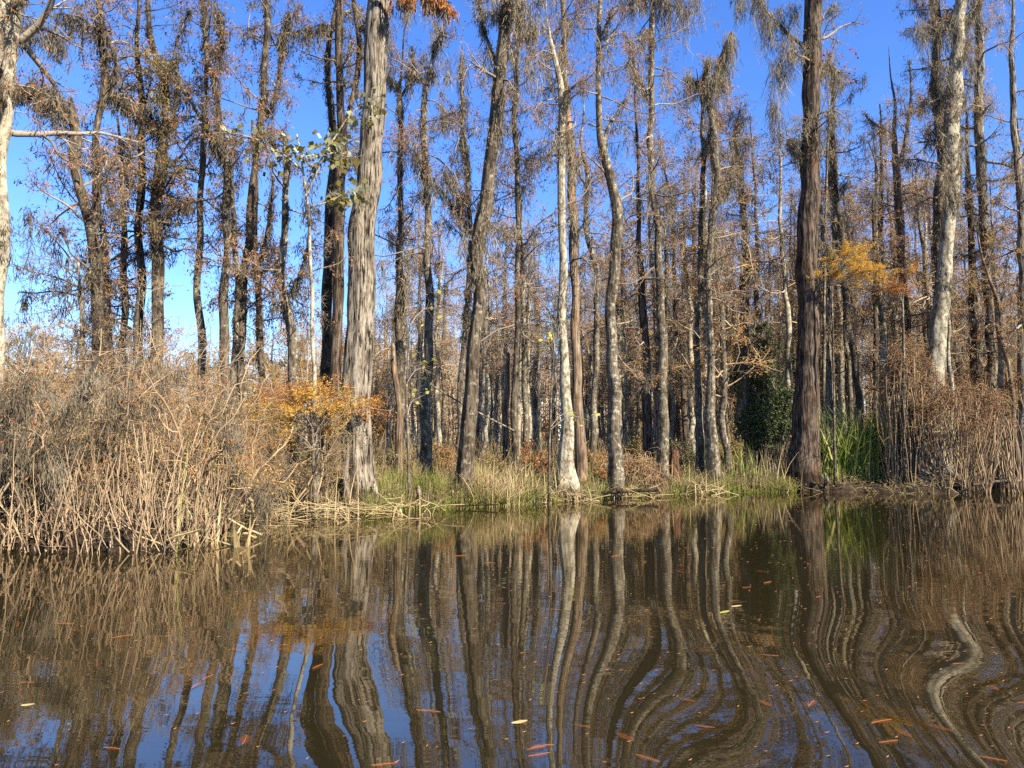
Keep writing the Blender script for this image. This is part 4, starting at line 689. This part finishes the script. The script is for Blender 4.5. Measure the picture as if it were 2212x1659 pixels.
def mossy_branch(label, pts, D, r_, beards):
    q = np.array([[*at(a, b_, D + dd), r_] for a, b_, dd in pts]); q[-1, 3] *= .4; q = smooth_path(q, 14, .0, .06); base = q[0, :3]; root = empty('moss_laden_branch', base); tag(root, label, 'branch')
    g = Geo(); tubes(g, q[None, :, :3], q[None, :, 3], 6); P2, R2 = grow(q[None, :, :3], q[None, :, 3], 16, .1, 1, .45, 1.0, K=5); tubes(g, P2, R2, 3); g.build('limb', M['darktwig'], root, org=base)
    g = Geo()
    for bx, by, bw, bl, k in beards:
        A_ = at(bx + rng.normal(0, .33, k) * bw, by + rng.normal(0, 8, k), D) + rng.normal(0, 1, (k, 3)) * np.array([0, .1, 0]); moss_geo(g, A_, bl / F * D * rng.uniform(.3, 1.1, k), 26, .045, .008)
    g.build('spanish_moss', M['moss'], root, org=base)
mossy_branch('horizontal branch thick with grey moss low at the left edge', [(-30, 1000, 0), (50, 992, .1), (110, 986, 0), (160, 992, .1)], 8.6, .02, [(30, 995, 60, 70, 34), (80, 990, 40, 60, 16), (122, 992, 16, 100, 12), (126, 1000, 8, 90, 8)])
mossy_branch('dark mossy branch drooping down through the left thicket', [(215, 770, 0), (185, 830, .1), (165, 880, .1), (150, 950, 0)], 9.3, .02, [(195, 815, 30, 50, 18), (165, 850, 16, 80, 14), (95, 850, 50, 60, 10)])
mossy_branch('moss-bearded branch over the yellow stalks of the spit', [(430, 880, 0), (470, 920, .1), (510, 940, 0)], 10.4, .015, [(505, 935, 12, 140, 14), (470, 915, 20, 50, 8)])
# ------------------------------------------------------------------ background wood: variants copied
def variant(H, r, nb, L, b0, leaf, nl, mossy, bk, up=.1, tw='warmtwig', n2=6, n3=5, b1=.58, lsize=.085, wob=.35, name='background_tree'):
    K = 26; z = np.linspace(H, -.3, K); a = np.cumsum(rng.normal(0, wob / 8, (K, 2)), 0); a -= a[-1]
    Q = np.stack([a[:, 0], a[:, 1], z], -1); Rr = r * np.interp(z / H, [0, .06, .5, 1], [1.5, 1.05, .75, .15])
    root = empty(name, (0, 0, 0)); g = Geo(); tubes(g, Q[None], Rr[None], 8, bark_mod(K, 8, .05)); g.build('trunk', M[bk], root)
    P1, R1 = grow(Q[None], Rr[None], nb, b0, b1, L, 1.15, K=7, wob=.22, up=up, rr=.3, taper_t=-.4, rmin=.012)
    P2, R2 = grow(P1, R1, n2, .2, 1, L * .5, .85, K=4, wob=.3, rmin=.009); P3, R3 = grow(P2, R2, n3 - 1, .2, 1, L * .27, .8, K=3, wob=.3, rmin=.006)
    g = Geo(); tubes(g, P1, R1, 4); tubes(g, P2, R2, 3); tubes(g, P3, R3, 3); g.build('crown', M[tw], root)
    if nl:
        T = np.concatenate([P3.reshape(-1, 3), P2.reshape(-1, 3)]); k = int(len(T) * nl * (1 if nl > 1.9 else .55)); g = Geo(); bits(g, T[rng.integers(0, len(T), k)] + rng.normal(0, .06, (k, 3)), lsize * rng.uniform(.6, 1.4, k), .4, .5); g.build('foliage', M[leaf], root)
    if mossy:
        T = P1.reshape(-1, 3); k = int(60 * mossy); g = Geo(); moss_geo(g, T[rng.integers(0, len(T), k)], rng.gamma(2., .28, k), 7, .08, .03); g.build('spanish_moss', M['moss'], root)
    return root
def copy_tree(o, loc, rz, sc):
    c = o.copy(); COL.objects.link(c); c.location = [float(q) for q in loc]; c.rotation_euler = (0, 0, rz); c.scale = sc
    for ch in o.children:
        d = ch.copy(); COL.objects.link(d); d.parent = c
    return c
V_SLIM = [variant(15, .15, 30, 1.9, .02, 'brown', .8, 1.0, 'grey'), variant(14, .14, 26, 1.6, .02, 'rust', 1.1, .7, 'pale'), variant(16, .19, 34, 2.1, .02, 'gold', 1.5, 1.0, 'cypress'),
          variant(15, .15, 28, 1.8, .02, 'rust', .7, 1.5, 'grey'), variant(13, .12, 24, 1.5, .02, 'brown', .9, .6, 'pale', wob=.6), variant(17, .19, 34, 2.2, .02, 'rust', .5, 1.0, 'redcypress'),
          variant(12, .11, 22, 1.4, .05, 'mauve', .5, .4, 'pale', wob=.8), variant(15, .12, 36, 1.9, .02, 'brown', 2.0, 1.2, 'grey', b1=.8)]
V_BUSHY = [variant(10, .14, 46, 2.6, .02, 'brown', 2.4, .8, 'grey', b1=.85, lsize=.14, up=.3), variant(9.5, .13, 46, 2.4, .02, 'olive', 2.2, .6, 'dark', b1=.85, lsize=.14, up=.3), variant(10.5, .14, 44, 2.6, .02, 'brown', 2.0, .4, 'pale', b1=.9, lsize=.14, up=.3)]
V_BARE = [V_SLIM[0], V_SLIM[1], V_SLIM[4], V_SLIM[6], variant(15, .13, 20, 1.8, .02, 'brown', .9, .8, 'pale', b1=.5), variant(14, .11, 18, 1.6, .02, 'gold', .7, .8, 'pale', b1=.5)]
ORD = ['first', 'second', 'third', 'fourth', 'fifth', 'sixth', 'seventh', 'eighth', 'ninth', 'tenth', 'eleventh', 'twelfth', 'thirteenth', 'fourteenth', 'fifteenth', 'sixteenth', 'seventeenth', 'eighteenth', 'nineteenth', 'twentieth',
       'twenty-first', 'twenty-second', 'twenty-third', 'twenty-fourth', 'twenty-fifth', 'twenty-sixth', 'twenty-seventh', 'twenty-eighth', 'twenty-ninth', 'thirtieth', 'thirty-first', 'thirty-second', 'thirty-third', 'thirty-fourth', 'thirty-fifth', 'thirty-sixth', 'thirty-seventh', 'thirty-eighth', 'thirty-ninth', 'fortieth']
SECT = [(640, 805, 'left of the thickest cypress', 8), (805, 1015, 'between thickest cypress and leaning trunk', 28), (1015, 1215, 'between leaning trunk and pale pair', 32), (1215, 1325, 'between pale pair and S-shaped trunk', 20), (1325, 1425, 'between S-shaped and warm-lit trunks', 22),
        (1425, 1540, 'between warm-lit trunk and moss fork', 25), (1540, 1745, 'between moss fork and massive cypress', 40), (1745, 2030, 'between massive cypress and flared trunk', 40), (2030, 2300, 'right of the bright flared trunk', 32)]
used = set()
def put_variant(lst, px, D, sc, label, group, name=None, cat='tree'):
    k = int(rng.integers(0, len(lst))); v = lst[k]; x = (px - W2) / F * D; loc = (x, D, max(float(gz(x, D)), 0)); rz = rng.uniform(0, 2 * math.pi)
    s3 = (sc * rng.uniform(.85, 1.25),) * 2 + (sc,)
    if id(v) not in used and v.name not in used:
        used.add(v.name); v.location = loc; v.rotation_euler = (0, 0, rz); v.scale = s3; o = v
    else: o = copy_tree(v, loc, rz, s3)
    return tag(o, label, cat, group)
for a, b_, txt, cnt in SECT:
    pxs = np.sort(rng.uniform(a, b_, cnt))
    for i, px in enumerate(pxs):
        D = 23 + 32 * rng.uniform(0, 1) ** .8
        if px < 805: D = rng.uniform(34, 55)
        sc = rng.uniform(.72, 1.0) * (.7 if px < 805 else .80 if px < 1250 else .86 if px < 1650 else .94)
        put_variant(V_BARE if px < 1300 else V_SLIM, px, D, sc, f'{ORD[i]} background tree from the left {txt}', 'slim trees crowding the wood behind')
n = 17
for i in range(n):
    px = -60 + i * 58 + rng.uniform(-20, 20); D = rng.uniform(44, 52)
    sc = rng.uniform(.74, .86)
    put_variant(V_BUSHY, px, D, sc, f'{ORD[i]} bushy brown tree from the left in the far tree line', 'bushy brown trees of the far left tree line')

# the distant wood: reads as one mass
g = Geo(); gf = Geo(); n = 1500; px = rng.uniform(-200, 2400, n); D = rng.uniform(54, 100, n); x = (px - W2) / F * D; H = np.where(px < 640, .145, np.where(px < 900, .17, np.where(px < 1300, .185, np.where(px < 1700, .205, .22)))) * D * rng.uniform(.6, 1.08, n)
tt = np.linspace(0, 1, 6)[None, :, None]; B = np.stack([x, D, 0 * x], -1); P = B[:, None] + np.array([0, 0, 1.]) * H[:, None, None] * tt + np.cumsum(rng.normal(0, .15, (n, 6, 3)), 1) * np.array([1, 1, 0])
Rr = rng.uniform(.07, .15, (n, 1)) * np.linspace(1.2, .3, 6)[None]; tubes(g, P, Rr, 4)
P2, R2 = grow(P, Rr, 11, .3, 1, 2.2, 1.1, K=4, up=.25, rmin=.02); tubes(g, P2, R2, 3); P3, R3 = grow(P2, R2, 4, .2, 1, 1.0, .8, K=3, rmin=.014); tubes(g, P3, R3, 3)
o = tag(g.build('distant_wood', M['warmtwig']), 'far bare woodland behind all the trunks', 'woodland', kind='stuff')
T = P3.reshape(-1, 3); k = 90000; bits(gf, T[rng.integers(0, len(T), k)] + rng.normal(0, .15, (k, 3)), .22 * rng.uniform(.5, 1.3, k), .5, .3)
k = 120000; pp = rng.uniform(-300, 2500, k); D = rng.uniform(50, 110, k); bits(gf, np.stack([(pp - W2) / F * D, D, rng.gamma(2., .75, k)], -1), .3 * rng.uniform(.5, 1.3, k), .6, 0)
gf.build('distant_foliage', M['brown'], o)

# ------------------------------------------------------------------ floating fronds and litter
def frond(L, curl=.1, flat=.25):
    g = Geo(); K = 9; t_ = np.linspace(0, 1, K); sp = np.stack([t_ * L, curl * L * t_ ** 2, 0.004 + .01 * L * np.sin(t_ * 3)], -1); tubes(g, sp[None], np.full((1, K), .009), 3)
    for s_ in (-1, 1):
        n_ = 15; u_ = np.linspace(.08, .97, n_); b_ = np.stack([u_ * L, curl * L * u_ ** 2, .005 + 0 * u_], -1); l_ = L * flat * np.sin(u_ * 2.7 + .25)
        tip = b_ + np.stack([l_ * .45, s_ * l_, rng.uniform(-.003, .006, n_)], -1); sd_ = np.tile([.010, 0, 0], (n_, 1))
        g.add(np.stack([b_ - sd_, b_ + sd_, tip], 1).reshape(-1, 3), np.arange(3 * n_).reshape(n_, 3))
    return g
FR = [(1276, 1575, .14), (1197, 1620, .15), (1188, 1639, .14), (1138, 1634, .14), (1372, 1598, .15), (1372, 1628, .12), (1190, 1317, .30), (1070, 1217, .25), (1475, 1224, .25), (1478, 1238, .26), (898, 1537, .22), (1121, 1563, .1),
      (1657, 1236, .2), (1666, 1257, .26), (1762, 1292, .24), (1623, 1269, .2), (1645, 1421, .14), (1503, 1506, .10), (1638, 1511, .1), (1747, 1532, .14), (2082, 1429, .10), (2063, 1594, .17), (1883, 1573, .12), (1898, 1613, .18), (1970, 1606, .1),
      (2142, 1474, .12), (2197, 1511, .14), (2206, 1601, .1), (2115, 1650, .12), (120, 1348, .28), (571, 1377, .2), (523, 1407, .16), (43, 1475, .1), (413, 1489, .22), (224, 1620, .2), (698, 1434, .13), (523, 1610, .18), (165, 1364, .12), (241, 1379, .24), (506, 1205, .3), (461, 1458, .14), (1008, 1200, .2), (800, 1655, .12), (1545, 1560, .12), (1340, 1200, .26)]
protos = []
def where(px, py):
    h = 'left' if px < 740 else 'middle' if px < 1475 else 'right'
    return h
def on_swell(px, py):
    p = on_water(px, py); p[2] = float(wave(p[0], p[1])) + .004; return p
from collections import defaultdict
rows = defaultdict(list)
for q in FR: rows[where(q[0], q[1])].append(q)
for side_, lst in rows.items():
    lst.sort(key=lambda q: -q[1]); lst = [(a_, b_, rng.uniform(.55, 1) * min(l_, .10 + .35 * max(0, (1660 - b_) / 1660) ** 1.5)) for a_, b_, l_ in lst]
    for i, (px, py, L) in enumerate(lst):
        if len(protos) < 5:
            g = frond(1.0, rng.uniform(-.2, .25), rng.uniform(.2, .3)); 
            for v_ in g.v: pass
            o = g.build('floating_frond', M['orange'], smooth=False); protos.append(o)
        else: o = protos[int(rng.integers(0, 5))].copy(); COL.objects.link(o)
        o.location = [float(c) for c in on_swell(px, py)]; o.rotation_euler = (0, 0, rng.uniform(0, 6.28)); o.scale = (L, L, L)
        tag(o, f'orange cypress frond floating in the {side_} third of the water, {ORD[i]} nearest there', 'leaf', 'orange fronds floating on the water')
def lone_leaf(px, py, L, label, m_='tanleaf'):
    u_ = np.linspace(0, 1, 7); wd_ = np.sin(u_ * math.pi) ** .8 * .22; g = Geo(); V = np.stack([np.stack([u_, -wd_, .1 * u_ ** 2 + .04 * np.abs(wd_)], -1), np.stack([u_, 0 * u_, .1 * u_ ** 2], -1), np.stack([u_, wd_, .1 * u_ ** 2 + .04], -1)], 1) * L
    i = np.arange(21).reshape(7, 3); g.add(V.reshape(-1, 3), np.stack([i[:-1, :-1], i[1:, :-1], i[1:, 1:], i[:-1, 1:]], -1).reshape(-1, 4)); o = g.build('floating_leaf', M[m_]); o.location = [float(c) for c in on_swell(px, py)]; o.rotation_euler = (0, 0, rng.uniform(-.5, .5)); tag(o, label, 'leaf')
lone_leaf(45, 1527, .055, 'curled tan leaf floating near the bottom left corner')
lone_leaf(1105, 1573, .06, 'narrow yellow leaf floating low in the middle')
lone_leaf(1580, 1312, .07, 'pale tan leaf floating left of the massive cypress reflection')
lone_leaf(1555, 1327, .08, 'greenish yellow blade floating in mid water', 'yellow')
g = Geo(); n = 1100; px = rng.uniform(-20, 2230, n); py = 1085 + 575 * rng.uniform(0, 1, n) ** 2.6; P = np.array([on_swell(a, b_) for a, b_ in zip(px, py)])
ok = P[:, 1] < shore(P[:, 0] / P[:, 1]) - .1; P = P[ok]; n = len(P); a = rng.normal(0, .5, n); ax = np.stack([np.cos(a), np.sin(a), 0 * a], -1); sd_ = np.stack([-np.sin(a), np.cos(a), 0 * a], -1); L = rng.uniform(.006, .016, (n, 1)) * (.6 + P[:, 1:2] * .28)
V = np.stack([P, P + ax * L * .5 + sd_ * L * .16, P + ax * L + np.array([0, 0, .004]), P + ax * L * .5 - sd_ * L * .16], 1); g.add(V.reshape(-1, 3), np.arange(4 * n).reshape(n, 4))
tag(g.build('floating_litter', M['drift'], smooth=False), 'scattered needles and leaf bits floating on the water', 'leaf litter', kind='stuff')
